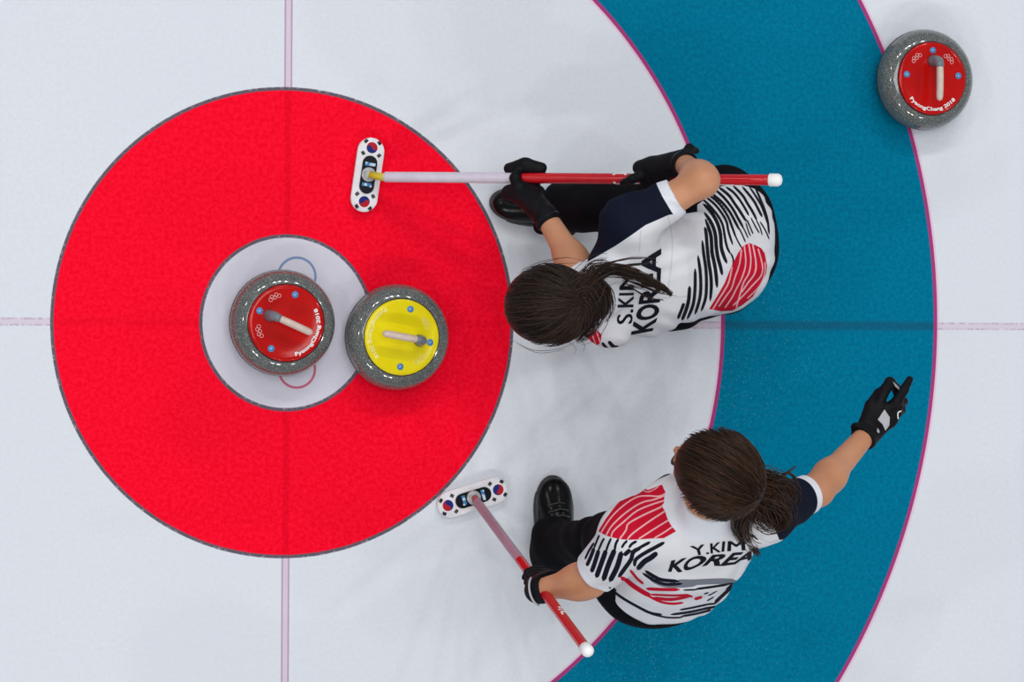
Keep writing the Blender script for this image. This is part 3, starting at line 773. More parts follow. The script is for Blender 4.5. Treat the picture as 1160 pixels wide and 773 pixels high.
def person_one():
    root = thing('person', 'player squatting beside the red ring in a white jersey lettered S.KIM', 'person', (0.95, 0.2, 0.0), 'players on the ice')
    sR, eR, wR = P(712, 254, .655), P(796, 205, .735), P(773, 184, .575)
    sL, eL, wL = P(690, 364, .56), P(656, 308, .47), P(618, 245, .375)
    neck0, neck1 = P(690, 322, .635), P(668, 335, .69)
    hc = P(618, 346, .725)
    A = frame((-0.74, -0.08, -0.62), (-0.62, 0, 0.78))
    pel, wai, che, upp = P(816, 287, .33), P(787, 300, .45), P(738, 312, .53), P(706, 316, .58)
    wd = nrm(np.array(P(712, 254, .6))-np.array(P(690, 358, .56)))
    wd2 = nrm([0.25, 1.0, 0.02])
    hR, kR, aR = P(826, 245, .30), P(752, 232, .40), P(637, 235, .115)
    hL, kL, aL = P(814, 316, .29), P(760, 344, .14), P(815, 312, .09)
    # grip points
    tL = ft(593); gL = SH1A+(SH1B-SH1A)*tL; tR = ft(745); gR = SH1A+(SH1B-SH1A)*tR; ax = nrm(SH1B-SH1A)
    fL, pL, polL = grip(gL, ax, (0.0, -1, -0.15), turn=1, lead=-1, th=(35, 90, 150, 196), thumb=(-35, -95, -170), spread=.0205, thoff=.014, thk=1.35)
    fR, pR, polR = grip(gR, ax, (0.1, 0.55, 0.85), turn=1, lead=-1, th=(35, 90, 145, 200), thumb=(-30, -80, -120), spread=0.020)
    # ---- body (skin)
    b = Fld(0.025)
    b.seg(pel, wai, .145, .115, w=wd2, ea=.78, eb=.75); b.seg(wai, che, .115, .135, w=wd2, ea=.75, eb=.72); b.seg(che, upp, .135, .120, w=wd, ea=.72, eb=.65)
    b.chain([sR, eR, wR], [.047, .037, .025]); b.chain([sL, eL, wL], [.047, .039, .026])
    b.ell(eR+(wR-eR)*0.22, (.043, .040, .045)); b.ell(eL+(wL-eL)*0.25, (.041, .039, .042))
    b.seg(upp, sR, .07, .052); b.seg(upp, sL, .07, .052)
    b.seg(neck0, neck1, .056, .052); b.seg(neck1, hc-0.03*A[1]-0.02*A[2], .052, .052)
    b.chain([hR, kR, aR], [.085, .052, .034], k=.02); b.chain([hL, kL, aL], [.085, .052, .034], k=.02)
    toeR, heelR = P(555, 226, .0), P(655, 245, .0); b.seg(aR, toeR+(heelR-toeR)*.6+np.array([0, 0, .035]), .03, .020)
    b.seg(aL, aL+np.array([0.03, 0, -0.045]), .034, .022)
    for (w_, pol, fs, pr) in ((wL, polL, fL, pL), (wR, polR, fR, pR)):
        for a_, b_ in pr: b.seg(a_, b_, .013, .013, k=.004); b.seg(w_, (a_+b_)/2, .022, .014, k=.008)
        put_hand(b, fs, 0.003, k=.002)
    add_head(b, hc, A)
    body, V, Fc = build('body', b, 0.0042, MT['skin'], root, it=1); head_attrs(body, V, hc, A); eyes(root, hc, A)
    # ---- gloves
    for nm, w_, fs, pr, e_ in (('glove', wL, fL, pL, eL), ('glove', wR, fR, pR, eR)):
        g = Fld(0.006); put_hand(g, fs, 0.0)
        fa = nrm(e_-w_)
        for a_, b_ in pr:
            m_ = (a_+b_)/2
            g.seg(a_, b_, .019, .019, k=.012); g.seg(a_*.75+b_*.25, m_+(w_-m_)*.7, .019, .024, k=.016); g.seg(b_*.75+a_*.25, m_+(w_-m_)*.7, .019, .024, k=.016)
            g.seg(m_, w_, .028, .029, k=.014)
        g.seg(w_, w_+fa*.022, .0315, .0335, k=.008); g.cut(w_+fa*.026, fa)
        if w_ is wR:
            g.chain([gR+ax*-.035+np.array([0, .018, .028]), P(716, 203, .50), P(706, 207, .475)], [.013, .0115, .009], k=.006)
            g.chain([w_+np.array([.0, .012, .02]), P(781, 168, .58), P(789, 171, .56)], [.016, .011, .008], k=.008)
        else:
            g.chain([gL+ax*.015+np.array([0, .035, -.005]), gL+ax*.055+np.array([0, .030, -.012])], [.016, .009], k=.010)
            g.chain([gL+ax*.0+np.array([0, .036, .0]), gL+ax*-.038+np.array([0, .028, -.008])], [.017, .009], k=.010)
            g.seg(gL+ax*-.036+np.array([0, .022, -.01]), gL+ax*.05+np.array([0, .022, -.014]), .012, .013, k=.014)
        go, gv, gf = build('glove', g, 0.0026, MT['glove'], root, it=1)
        v, f = tube([w_+fa*.010, w_+fa*.020], [.0345, .0350], 24); part('wrist_strap', v, f, MT['blackp'], go)
    # ---- trousers
    t = Fld(0.03)
    t.seg(pel+np.array([.02, .005, -.01]), wai, .146, .122, w=wd2, ea=.80, eb=.78)
    t.ell(P(826, 275, .315), (.131, .150, .12)); t.ell(P(822, 222, .36), (.09, .080, .07), k=.05)
    t.chain([hR, kR, aR], [.098, .068, .058], k=.03); t.chain([hL, kL, aL], [.095, .070, .050], k=.03)
    t.seg(aR+(kR-aR)*.35, aR+np.array([.02, 0, .0]), .064, .056); t.seg(aR, aR+np.array([.02, -.03, -.05]), .052, .050)
    t.ell(P(668, 228, .17), (.075, .055, .06)); t.seg(P(640, 250, .07), P(612, 258, .06), .030, .020, k=.02)
    t.seg(aL, aL+np.array([0, 0, -.03]), .05, .045)
    t.cut((0, 0, .006), (0, 0, -1)); t.cut(che, nrm(che-pel))
    t.mod = folds
    build('trousers', t, 0.0045, MT['trousers'], root, it=2)
    shoe(root, toeR, heelR, side=1)
    shoe(root, aL*[1, 1, 0]+[-.13, .0, 0], aL*[1, 1, 0]+[.105, .0, 0.0], width=.044)
    # ---- jersey
    j = Fld(0.028)
    j.seg(P(820, 285, .36), wai, .160, .136, w=wd2, ea=.80, eb=.80); j.seg(wai, che, .136, .150, w=wd2, ea=.80, eb=.76); j.seg(che, upp, .150, .132, w=wd, ea=.76, eb=.70)
    j.ell(P(818, 286, .40), (.125, .155, .105)); j.ell(P(826, 252, .37), (.108, .108, .10))
    hemR = sR+(eR-sR)*.64; hemL = sL+(eL-sL)*.98
    j.seg(upp, sR, .085, .068); j.seg(upp, sL, .085, .062)
    j.seg(sR, hemR, .066, .0485, k=.03); j.seg(sL, hemL, .060, .050, k=.03)
    j.ell(P(698, 345, .56), (.06, .06, .06))
    j.seg(neck0, neck0+(neck1-neck0)*1.05, .074, .068, k=.022)
    j.mod = lambda X, Y, Z: 0.0022*np.sin(46*X+30*Y+8*np.sin(20*Y))*np.sin(18*Y-9*X)
    j.cut(neck0+(neck1-neck0)*1.0, neck1-neck0)
    hemd = nrm(np.array(P(860, 272, .34))-np.array(P(800, 292, .45)))
    j.cut(P(866, 268, .34), hemd)
    V, Fc = j.mesh(0.0031)
    V = relax(V, Fc, 4)
    # the sleeves end at their hems: drop what lies beyond
    def beyond(V, s_, h_, e_): d = nrm(h_-s_); q = V-h_; return ((q @ d) > 0) & (np.linalg.norm(q, axis=1) < .075)
    V, Fc = clip_sleeves(V, Fc, [(sR, hemR, .066, .047), (sL, hemL, .060, .050)])
    jo = part('jersey', V, Fc, JM, root)
    zref = .50; fl_, pp, d = flat_of(zref, (0.95, 0.2, .5)); Q = fl_(V)
    zA = ((760, 200), 8.59); zB = ((760, 280), 8.59)
    blk = zones([(22, [(70, 690), (110, 590), (125, 545)]), (26, [(110, 705), (150, 600), (175, 500), (183, 375)]), (22, [(160, 695), (215, 560), (235, 400), (236, 210)]),
        (22, [(235, 650), (275, 520), (290, 400), (285, 240), (263, 85)]), (22, [(295, 620), (335, 500), (345, 380), (340, 220), (320, 80), (305, -60)]),
        (24, [(382, 520), (392, 380), (385, 260), (365, 130), (352, 0), (343, -120), (330, -190)]), (26, [(447, 390), (440, 290), (425, 180), (400, 60), (395, -10), (385, -127), (335, -270)]),
        (26, [(497, 270), (480, 190), (455, 100), (440, 0), (430, -127), (390, -240), (325, -335)]), (26, [(542, 155), (510, 80), (488, 0), (480, -127), (450, -237), (385, -350), (315, -422)]),
        (10, [(600, 200), (605, 120), (580, 60)])], *zB)
    blk += zones([(16, [(575, 750), (545, 690), (525, 600), (505, 480), (455, 380), (375, 280), (305, 212)]), (16, [(600, 665), (560, 540), (540, 440), (490, 350), (420, 262), (325, 182)]),
        (16, [(632, 598), (590, 480), (560, 400), (500, 300), (430, 222), (350, 160)]), (18, [(665, 520), (615, 420), (570, 340), (500, 250), (400, 160)]),
        (18, [(705, 500), (650, 400), (600, 310), (520, 205), (430, 120)]), (20, [(732, 435), (680, 350), (610, 245), (560, 175), (470, 100)]),
        (16, [(760, 380), (700, 270), (620, 160), (540, 98)]), (18, [(838, 425), (790, 330), (740, 250), (700, 180), (610, 85)]), (18, [(890, 390), (850, 310), (800, 220), (700, 95)]),
        (14, [(950, 470), (900, 320), (850, 220), (770, 95)]), (16, [(960, 560), (940, 400), (890, 250), (830, 110)]),
        (8, [(690, 700), (640, 610), (600, 500)]), (8, [(725, 640), (690, 560), (660, 500)]), (7, [(750, 600), (720, 530), (690, 480)]), (8, [(800, 560), (770, 490), (740, 420)]),
        (8, [(860, 550), (820, 480), (780, 400)]), (7, [(775, 580), (750, 520), (730, 450)]), (7, [(890, 570), (870, 500), (830, 420)]), (8, [(960, 610), (920, 520), (870, 440)])], *zA)
    fb = field_of(Q, pp, blk)
    back = V[:, 2]
    blob = [(370, 600), (440, 490), (520, 350), (580, 200), (650, 60), (700, -10), (760, -40), (820, -20), (880, 10), (915, 60), (940, 180), (930, 270), (870, 380), (800, 490), (700, 570), (600, 625), (490, 632)]
    blobp = np.array([pp(760+x/8.59, 280+y/8.59) for x, y in blob]); fr = sdpoly(Q, blobp)
    gaps = zones([(16, [(400, 620), (470, 500), (520, 420), (565, 330), (592, 195)]), (15, [(470, 575), (540, 470), (590, 400), (620, 300), (665, 170), (685, 30)]),
        (15, [(530, 590), (590, 500), (640, 400), (690, 300), (728, 160), (712, -20)]), (16, [(640, 590), (680, 440), (710, 340), (760, 250), (778, 120), (755, -40)]),
        (17, [(690, 440), (750, 350), (815, 260), (828, 150), (795, -30)]), (15, [(610, 570), (720, 460), (800, 370), (880, 280), (893, 180), (850, 20)]),
        (13, [(750, 500), (860, 390), (915, 270), (918, 150)]), (12, [(700, 600), (800, 520), (900, 400)])], *zB)
    fg = field_of(Q, pp, gaps, False); fg = np.maximum(fg, fr)
    # second print on the far shoulder, seen beside the hair
    z3 = ((660, 280), 6.44)
    sh = [(30, 640), (110, 590), (150, 630), (140, 690), (90, 730), (30, 720)]
    shp = np.array([pp(660+x/6.44, 280+y/6.44) for x, y in sh]); fr2 = sdpoly(Q, shp); fr = np.minimum(fr, fr2)
    g2 = field_of(Q, pp, zones([(9, [(50, 665), (75, 730)]), (9, [(80, 630), (105, 715)]), (9, [(110, 600), (138, 690)])], *z3), False)
    fg = np.minimum(fg, np.maximum(g2, fr2))
    fb = np.minimum(fb, field_of(Q, pp, zones([(20, [(200, 680), (235, 720), (260, 722)]), (16, [(150, 690), (185, 735), (200, 740)]), (10, [(120, 730), (140, 745)])], *z3)))
    # side strip of the hem is plain; keep the left white panel clean of black
    set_attr(jo, 'f_black', fb); set_attr(jo, 'f_red', fr); set_attr(jo, 'f_gap', fg); set_attr(jo, 'f_gray', np.full(len(V), .05))
    seam = field_of(Q, pp, [(2.0, [(757, 243), (762, 270), (761, 300), (757, 330)]), (2.0, [(728, 262), (726, 285)]), (2.0, [(716, 336), (745, 337), (779, 335)])], False)
    set_attr(jo, 'f_seam', seam)
    nav = sdpoly(Q, np.array([pp(*p) for p in [(667, 297), (676, 292), (700, 278.5), (716, 268), (733, 256), (758, 245), (790, 240), (790, 180), (700, 180), (668, 240)]]))
    arm = (V-hemR) @ nrm(hemR-sR)
    set_attr(jo, 'f_cuff', np.maximum(-arm-.024, np.linalg.norm(V-hemR, axis=1)-.08)); set_attr(jo, 'f_navy', nav)
    lay_text('KOREA', [(738.5, 374), (743, 362), (746.3, 350), (747.3, 338), (747.8, 320), (748.6, 302), (748.6, 281.5)], [(716, 378), (719, 364), (723.5, 352), (725.5, 340), (728, 322), (728.5, 304), (729, 281)][::1], V, Fc, fl_, pp, d, zref, jo, 0.035)
    lay_text('S.KIM', [(717, 365), (719, 345), (719.5, 330), (719.5, 306)], [(700, 366), (701.5, 345), (703.5, 330), (705, 307)], V, Fc, fl_, pp, d, zref, jo, 0.0)
    # ---- hair
    tie = P(646, 343, .815)
    rad = (.098, .110, .103)
    hl = lambda ph: (0.55 if abs(ph) < 0.9 else 0.55-1.25*min(1, (abs(ph)-0.9)/1.2))
    solid = Fld(0.03); W = lambda x, y, z: hc+x*A[0]+y*A[1]+z*A[2]
    solid.ell(W(0, -.014, .034), (.094, .103, .088), A); solid.ell(W(0, -.045, -.015), (.088, .068, .085), A)
    solid.cut(W(0, .035, .0), nrm(0.85*A[1]-0.52*A[2]))
    SV, SF = solid.mesh(.005); SV = relax(SV, SF, 3)
    hr = cap_hair(W(0, -.016, .022), A, rad, tie, hl, 620, 5)
    stray = [[P(586, 310, .74), P(610, 300, .76), P(640, 292, .76), P(665, 297, .75)], [P(590, 306, .74), P(615, 296, .75), P(645, 291, .75)], [P(600, 312, .75), P(625, 300, .77), P(655, 298, .77)],
             [P(580, 385, .72), P(605, 397, .71), P(635, 395, .72), P(655, 385, .72)], [P(585, 389, .71), P(610, 400, .70), P(640, 396, .71)], [P(640, 385, .74), P(652, 394, .70), P(650, 402, .66)],
             [P(650, 380, .74), P(662, 390, .70), P(660, 400, .66)]]
    st = strands(hr, .0013, 12, tone=list(rng.random(len(hr))*0.8)); st2 = strands(stray*3, .0007, 14)
    o = len(st[0]); st = (st[0]+st2[0], st[1]+[tuple(a+o for a in f) for f in st2[1]], st[2]+st2[2])
    ho = hair_obj('hair', HAIR, root, (SV, SF), st)
    pt = []
    pt += lock([tie, P(662, 326, .835), P(676, 308, .82), P(700, 305, .79)], 130, .022, [.020, .030, .030, .016], 3)
    pt += lock([P(680, 306, .81), P(705, 307, .775), P(730, 316, .735), P(752, 327, .70), P(764, 337, .68)], 90, .012, [.016, .016, .012, .008, .004], 4, curl=.002)
    pt += lock([tie, P(662, 338, .83), P(669, 356, .80), P(661, 374, .74), P(645, 386, .70)], 170, .03, [.022, .034, .034, .026, .012], 6)
    pt += lock([tie, P(660, 330, .84), P(668, 345, .82), P(672, 365, .77)], 90, .03, [.02, .034, .034, .03], 16)
    pt += lock([tie, P(662, 322, .84), P(680, 331, .80), P(685, 350, .75), P(676, 364, .72)], 190, .02, [.016, .022, .024, .020, .014], 26)
    for q in ([P(676, 303, .80), P(700, 296, .78), P(722, 293, .75), P(748, 294, .71)], [P(678, 306, .80), P(705, 301, .77), P(730, 299, .74), P(748, 297, .71)],
              [P(684, 345, .72), P(692, 330, .72), P(706, 323, .71), P(724, 326, .70), P(742, 333, .68)], [P(680, 352, .72), P(690, 334, .72), P(700, 325, .72), P(712, 322, .71)],
              [P(705, 318, .75), P(722, 330, .71), P(738, 338, .69), P(755, 340, .67)], [P(700, 312, .76), P(725, 323, .72), P(748, 331, .69), P(772, 335, .66)]):
        pt += lock(q, 5, .003, [.002, .003, .003, .002], int(q[0][0]*1000) % 99, curl=.001)
    hair_obj('ponytail', HAIR, root, None, strands(pt, .0012, 12))
    v, f = tube([tie-A[0]*.006-np.array([0, 0, .006]), tie+A[0]*.0+np.array([.01, 0, .006])], [.020, .020], 20); part('hair_tie', v, f, MT['tie'], root)
    bd = Fld(.002); bd.ell(P(641, 343, .842), (.006, .006, .006)); build('hair_bead', bd, .0015, MT['silver'], root)
    return root

def clip_sleeves(V, Fc, arms):
    """trim the cloth straight at the sleeve hems"""
    Fc = np.asarray(Fc); keep = np.ones(len(Fc), bool)
    for s_, h_, r0, r1 in arms:
        d = nrm(h_-s_); q = V-h_; ax_ = q @ d; rad = np.linalg.norm(q-ax_[:, None]*d, axis=1)
        m = (ax_ > 0) & (ax_ < .09) & (rad < .075)
        V = V.copy(); V[m] = V[m]-d*(ax_[m])[:, None]*0.93   # flatten the rounded end into a flat hem
    return V, Fc

# ================================================================== lower player
def person_two():
    root = thing('person', 'player in a white jersey lettered Y.KIM, one arm stretched out over teal ice', 'person', (0.8, -0.5, 0.0), 'players on the ice')
    sR, eR, wR = P(868, 583, .93), P(926, 555, .84), P(981, 493, .72)
    sL, eL, wL = P(715, 606, .92), P(668, 657, .775), P(613, 668, .68)
    neck0, neck1 = P(797, 587, .97), P(803, 565, 1.03)
    hc = P(807, 536, 1.085)
    A = frame((-0.66, 0.58, -0.54), (-0.34, 0.36, 0.86))
    pel, wai, che, upp = P(755, 648, .60), P(764, 638, .72), P(782, 620, .84), P(793, 602, .91)
    wd = nrm(np.array(P(868, 583, .93))-np.array(P(715, 606, .92))); wd2 = nrm([1.0, 0.12, 0.04])
    hR, kR, aR = P(786, 642, .58), P(775, 622, .36), P(748, 636, .11)
    hL, kL, aL = P(720, 645, .60), P(692, 612, .42), P(628, 618, .11)
    toeL, heelL = P(622, 540, 0), P(629, 640, 0)
    ax = nrm(SH2B-SH2A)
    lo, hi = 0., 1.
    def tz(z): return (z-SH2A[2])/(SH2B[2]-SH2A[2])
    gL = SH2A+(SH2B-SH2A)*tz(.63)
    fL, pL, polL = grip(gL, ax, wL+np.array([0.03, 0, 0])-gL, turn=1, lead=1, rs=.0125, th=(40, 95, 150, 205), thumb=(-30, -80, -135))
    # pointing right hand
    hd = nrm(P(1014, 452, .70)-wR); K = wR+hd*.085
    up_ = np.array([0, 0, 1.0]); lat = nrm(np.cross(hd, up_))      # to her right
    nrmh = np.cross(lat, hd)
    q = lambda px, py, z: P(px, py, z)
    fR = [([wR+hd*.075-lat*.022, q(1003, 441, .715), q(1008, 433, .705), q(1015, 440, .69), q(1017, 449, .685)], [.0140, .0135, .0130, .0118, .0095]),   # bent index
          ([wR+hd*.080-lat*.002, q(1016, 455, .725), q(1024, 442, .715), q(1030.5, 430, .705)], [.0140, .0132, .0122, .0090]),                          # outstretched
          ([wR+hd*.078+lat*.016, q(1018, 460, .715), q(1024, 455, .69), q(1018, 466, .665)], [.0120, .0108, .0100, .0088]),
          ([wR+hd*.072+lat*.032, q(1017, 468, .71), q(1022, 465, .685), q(1014, 474, .665)], [.0110, .0100, .0090, .0080]),
          ([wR+hd*.025-lat*.020, q(987, 460, .70), q(996, 447, .69), q(1004, 439, .69)], [.0190, .0165, .0150, .0110])]   # thumb
    b = Fld(0.025)
    b.seg(pel, wai, .150, .118, w=wd2, ea=.72, eb=.72); b.seg(wai, che, .118, .138, w=wd2, ea=.72, eb=.70); b.seg(che, upp, .138, .120, w=wd, ea=.70, eb=.64)
    b.chain([sR, eR, wR], [.047, .038, .0255]); b.chain([sL, eL, wL], [.047, .040, .0265])
    b.ell(eR+(wR-eR)*.25, (.041, .041, .041)); b.ell(eL+(wL-eL)*.25, (.043, .043, .043))
    b.seg(upp, sR, .07, .052); b.seg(upp, sL, .07, .052)
    b.seg(neck0, neck1, .055, .051); b.seg(neck1, hc-.03*A[1]-.03*A[2], .051, .052)
    b.chain([hR, kR, aR], [.085, .052, .034], k=.02); b.chain([hL, kL, aL], [.085, .052, .034], k=.02)
    b.seg(aL, toeL+(heelL-toeL)*.6+np.array([0, 0, .035]), .03, .020); b.seg(aR, aR+np.array([0.0, .03, -.06]), .03, .022)
    for a_, b_ in pL: b.seg(a_, b_, .013, .013, k=.004); b.seg(wL, (a_+b_)/2, .022, .014, k=.008)
    put_hand(b, fL, .003, k=.002); put_hand(b, fR, .003, k=.002)
    for x in (-.018, .0, .018): b.seg(wR+lat*x*.6, wR+hd*.072+lat*(x+.004), .0125, .0105, k=.004)
    add_head(b, hc, A)
    body, V, Fc = build('body', b, 0.0042, MT['skin'], root, it=1); head_attrs(body, V, hc, A); eyes(root, hc, A)
    # gloves
    g = Fld(.006); put_hand(g, fL); fa = nrm(eL-wL)
    for a_, b_ in pL:
        m_ = (a_+b_)/2
        g.seg(a_, b_, .019, .019, k=.012); g.seg(a_*.75+b_*.25, m_+(wL-m_)*.7, .019, .026, k=.016); g.seg(b_*.75+a_*.25, m_+(wL-m_)*.7, .019, .026, k=.016); g.seg(m_, wL, .030, .030, k=.014)
    g.seg(wL-fa*.01, wL+fa*.008, .033, .0355, k=.008); g.cut(wL+fa*.010, fa)
    go, gv, gf = build('glove', g, .0026, MT['glove'], root, it=1)
    ring = nrm(np.cross(fa, [0, 0, 1])); r2 = np.cross(ring, fa)
    arc = [wL-fa*.012+.0365*(math.cos(t)*ring+math.sin(t)*r2) for t in np.linspace(math.radians(20), math.radians(165), 16)]
    v, f = tube(arc, .0028, 8); part('piping', v, f, MT['glovegrey'], go)
    g = Fld(.006); put_hand(g, fR); fa = nrm(eR-wR)
    for x in (-.020, -.006, .008, .022): g.seg(wR+lat*x*.65, wR+hd*.078+lat*(x+.003), .0195, .0155, k=.012)
    g.seg(wR+hd*.01, wR+fa*.012, .029, .034, k=.01); g.seg(wR+fa*.004-lat*.020, wR+fa*.008-lat*.033, .016, .013, k=.008); g.cut(wR+fa*.018, fa)
    go, gv, gf = build('glove', g, .0024, MT['glove'], root, it=1)
    bv = BVHTree.FromPolygons([Vector(a) for a in gv], [tuple(int(i) for i in c) for c in gf]); dd = nrm(np.array((1.4, -.2, .7))-CAM)
    def patch(name, poly, mat, n=10):
        poly = np.array(poly, float); c = poly.mean(0); V = []; Fc = []
        m = len(poly)
        for i in range(n+1):
            for k in range(m*4):
                a = poly[k//4]+(poly[(k//4+1) % m]-poly[k//4])*(k % 4)/4; p = c+(a-c)*i/n; w_ = P(p[0], p[1], .70); h = bv.ray_cast(Vector(w_-dd), Vector(dd))
                V.append(np.array(h[0])-dd*.0013 if h[0] is not None else w_)
        for i in range(n):
            for k in range(m*4): k2 = (k+1) % (m*4); Fc.append((i*m*4+k, i*m*4+k2, (i+1)*m*4+k2, (i+1)*m*4+k))
        return part(name, V, Fc, mat, go)
    patch('knuckle_patch', [(1002, 464), (1008, 473), (1007.5, 482), (1003, 488), (1000, 481), (994.5, 475.5)], MT['glovegrey'])
    patch('finger_patch', [(1011.5, 432.5), (1019, 439), (1018.5, 442.5), (1014, 438)], MT['glovegrey'])
    patch('wrist_mark', [(994, 485), (996.5, 488), (996, 491), (993.5, 489)], MT['glovegrey'])
    arc = [P(1021, 466, .735), P(1018, 467, .735), P(1017, 470, .735), P(1017.5, 475, .73)]
    hh = []
    for p in arc:
        h = bv.ray_cast(Vector(p-dd), Vector(dd)); hh.append(np.array(h[0])-dd*.001 if h[0] is not None else p)
    v, f = tube(smooth_path(hh, 8), .0018, 6); part('letter_mark', v, f, MT['white'], go)
    # trousers
    t = Fld(.03)
    t.seg(pel+np.array([-.02, -.02, -.01]), wai, .166, .128, w=wd2, ea=.74, eb=.74)
    t.chain([hL, kL], [.100, .078], k=.03); t.chain([kL+(aL-kL)*.3, aL], [.062, .056], k=.012); t.chain([hR, kR, aR], [.100, .076, .055], k=.03)
    t.ell(P(628, 625, .12), (.060, .062, .085)); t.seg(P(624, 603, .10), P(630, 632, .10), .042, .055); t.seg(aR, aR+np.array([0, 0, -.06]), .055, .052)
    t.cut((0, 0, .008), (0, 0, -1)); t.cut(che, nrm(che-pel))
    t.mod = folds
    build('trousers', t, .0045, MT['trousers'], root, it=2)
    shoe(root, toeL, heelL, side=-1, width=.050)
    tr = P(748, 640, 0)*[1, 1, 0]; shoe(root, aR*[1, 1, 0]+[-.01, .15, 0], aR*[1, 1, 0]+[.0, -.085, 0])
    # jersey
    j = Fld(.028)
    j.seg(P(757, 650, .635), wai, .170, .148, w=wd2, ea=.74, eb=.76); j.seg(wai, che, .145, .152, w=wd2, ea=.76, eb=.74); j.seg(che, upp, .152, .135, w=wd, ea=.74, eb=.68)
    hemR = sR+(eR-sR)*.78; hemL = sL+(eL-sL)*.80
    j.seg(upp, sR, .085, .068); j.seg(upp, sL, .085, .072); j.seg(P(712, 596, .915), P(762, 556, .92), .050, .042, k=.03)
    j.seg(sR, hemR, .066, .050, k=.03); j.seg(sL, hemL, .070, .058, k=.03)
    j.seg(neck0-(neck1-neck0)*.1, neck0+(neck1-neck0)*.95, .072, .064, k=.022)
    j.mod = lambda X, Y, Z: 0.0022*np.sin(40*X-36*Y+6*np.sin(20*X))*np.sin(17*X+16*Z)
    j.cut(neck0+(neck1-neck0)*.92, neck1-neck0)
    j.cut(P(750, 677, .60), nrm(np.array([-.30, -.28, -.90])))
    V, Fc = j.mesh(.0031); V = relax(V, Fc, 4)
    V, Fc = clip_sleeves(V, Fc, [(sR, hemR, .066, .05), (sL, hemL, .07, .058)])
    jo = part('jersey', V, Fc, JM, root)
    zref = .85; fl_, pp, d = flat_of(zref, (0.8, -0.5, .85)); Q = fl_(V)
    zC = ((650, 530), 8.286); zD = ((650, 600), 8.59); zE = ((690, 630), 7.733)
    out = [(235, 600), (330, 645), (440, 672), (530, 678), (660, 672), (740, 665), (850, 662), (960, 600), (1075, 480), (1050, 465), (1000, 500), (1005, 445), (960, 455), (940, 400), (880, 430), (850, 400), (830, 360), (880, 300), (900, 270), (860, 230), (830, 165), (700, 215), (590, 172), (500, 250), (400, 360), (310, 480)]
    fr = sdpoly(Q, np.array([pp(650+x/8.286, 530+y/8.286) for x, y in out]))
    gaps = zones([(13, [(262, 615), (360, 470), (480, 355), (600, 280), (700, 270), (800, 275), (860, 250)]), (14, [(310, 645), (370, 545), (500, 425), (640, 335), (760, 305), (870, 265)]),
        (14, [(362, 660), (380, 600), (480, 510), (600, 410), (740, 350), (860, 312), (900, 292)]), (15, [(440, 672), (500, 590), (520, 530), (620, 470), (700, 430), (800, 385), (900, 330)]),
        (15, [(515, 672), (550, 630), (640, 560), (740, 490), (880, 400), (940, 372)]), (14, [(620, 668), (740, 590), (860, 515), (990, 440)]), (14, [(765, 660), (880, 590), (1020, 490)]),
        (9, [(540, 235), (620, 200), (700, 235), (800, 185)])], *zC)
    fg = np.maximum(field_of(Q, pp, gaps, False), fr)
    blk = zones([(26, [(128, 350), (160, 285), (203, 180)]), (31, [(175, 412), (210, 320), (250, 198)]), (35, [(222, 465), (270, 340), (325, 198)]), (37, [(288, 498), (345, 340), (412, 190)]),
        (37, [(352, 505), (430, 360), (475, 215)]), (28, [(440, 462), (500, 380), (565, 290), (590, 215), (660, 178)]), (14, [(108, 292), (150, 205), (200, 130)]),
        (12, [(198, 190), (240, 90), (255, 60)]), (13, [(245, 205), (285, 120), (305, 90)]), (14, [(325, 205), (345, 150), (375, 85)]), (16, [(410, 195), (420, 140), (445, 95)]),
        (14, [(478, 175), (500, 140), (530, 110)]), (16, [(550, 175), (575, 140), (620, 115)]), (19, [(600, 210), (660, 170), (750, 122)]),
        (24, [(598, 352), (612, 290), (690, 232), (800, 172), (885, 125)]), (37, [(625, 385), (690, 312), (750, 275), (812, 228)]), (29, [(505, 245), (555, 198)])], *zD)
    blk += zones([(20, [(320, 130), (400, 180), (470, 208), (610, 218)]), (16, [(295, 150), (400, 215), (500, 246), (640, 240)]), (13, [(760, 287), (900, 268), (1085, 240)]), (7, [(650, 297), (770, 292)]),
        (13, [(1105, 235), (1070, 275), (1035, 300)]), (26, [(1090, 280), (1020, 340), (930, 425)]), (11, [(620, 482), (720, 465), (850, 438), (940, 432)]), (15, [(540, 527), (700, 505), (850, 475), (985, 455)]),
        (13, [(630, 545), (800, 515), (900, 490)]), (9, [(870, 352), (945, 308)]), (7, [(830, 332), (870, 320)]), (7, [(860, 400), (920, 365)]),
        (16, [(-10, 300), (100, 378), (250, 462), (360, 515), (460, 528)]), (10, [(0, 275), (50, 320)]), (9, [(350, 520), (500, 555), (640, 555)])], *zE)
    fb = field_of(Q, pp, blk)
    rl = zones([(30, [(105, 182), (200, 262), (310, 330), (345, 345)]), (19, [(325, 290), (450, 293), (615, 292)]), (12, [(350, 343), (560, 346), (700, 338)]), (20, [(380, 372), (520, 385), (620, 372), (710, 350)]),
        (20, [(750, 382), (815, 362)]), (13, [(320, 345), (450, 408), (560, 424), (650, 414)]), (16, [(190, 120), (240, 195), (300, 245)]), (12, [(620, 345), (690, 345), (730, 360)])], *zE)
    fr = np.minimum(fr, field_of(Q, pp, rl))
    gr = field_of(Q, pp, zones([(36, [(600, 222), (700, 228), (840, 222), (960, 218), (1110, 222)]), (16, [(360, 205), (480, 258), (640, 262), (760, 250)])], *zE))
    set_attr(jo, 'f_black', fb); set_attr(jo, 'f_red', fr); set_attr(jo, 'f_gap', fg); set_attr(jo, 'f_gray', gr)
    nav = sdpoly(Q, np.array([pp(*p) for p in [(850, 535), (862, 575), (874, 597), (881, 612), (940, 605), (940, 520), (860, 515)]]))
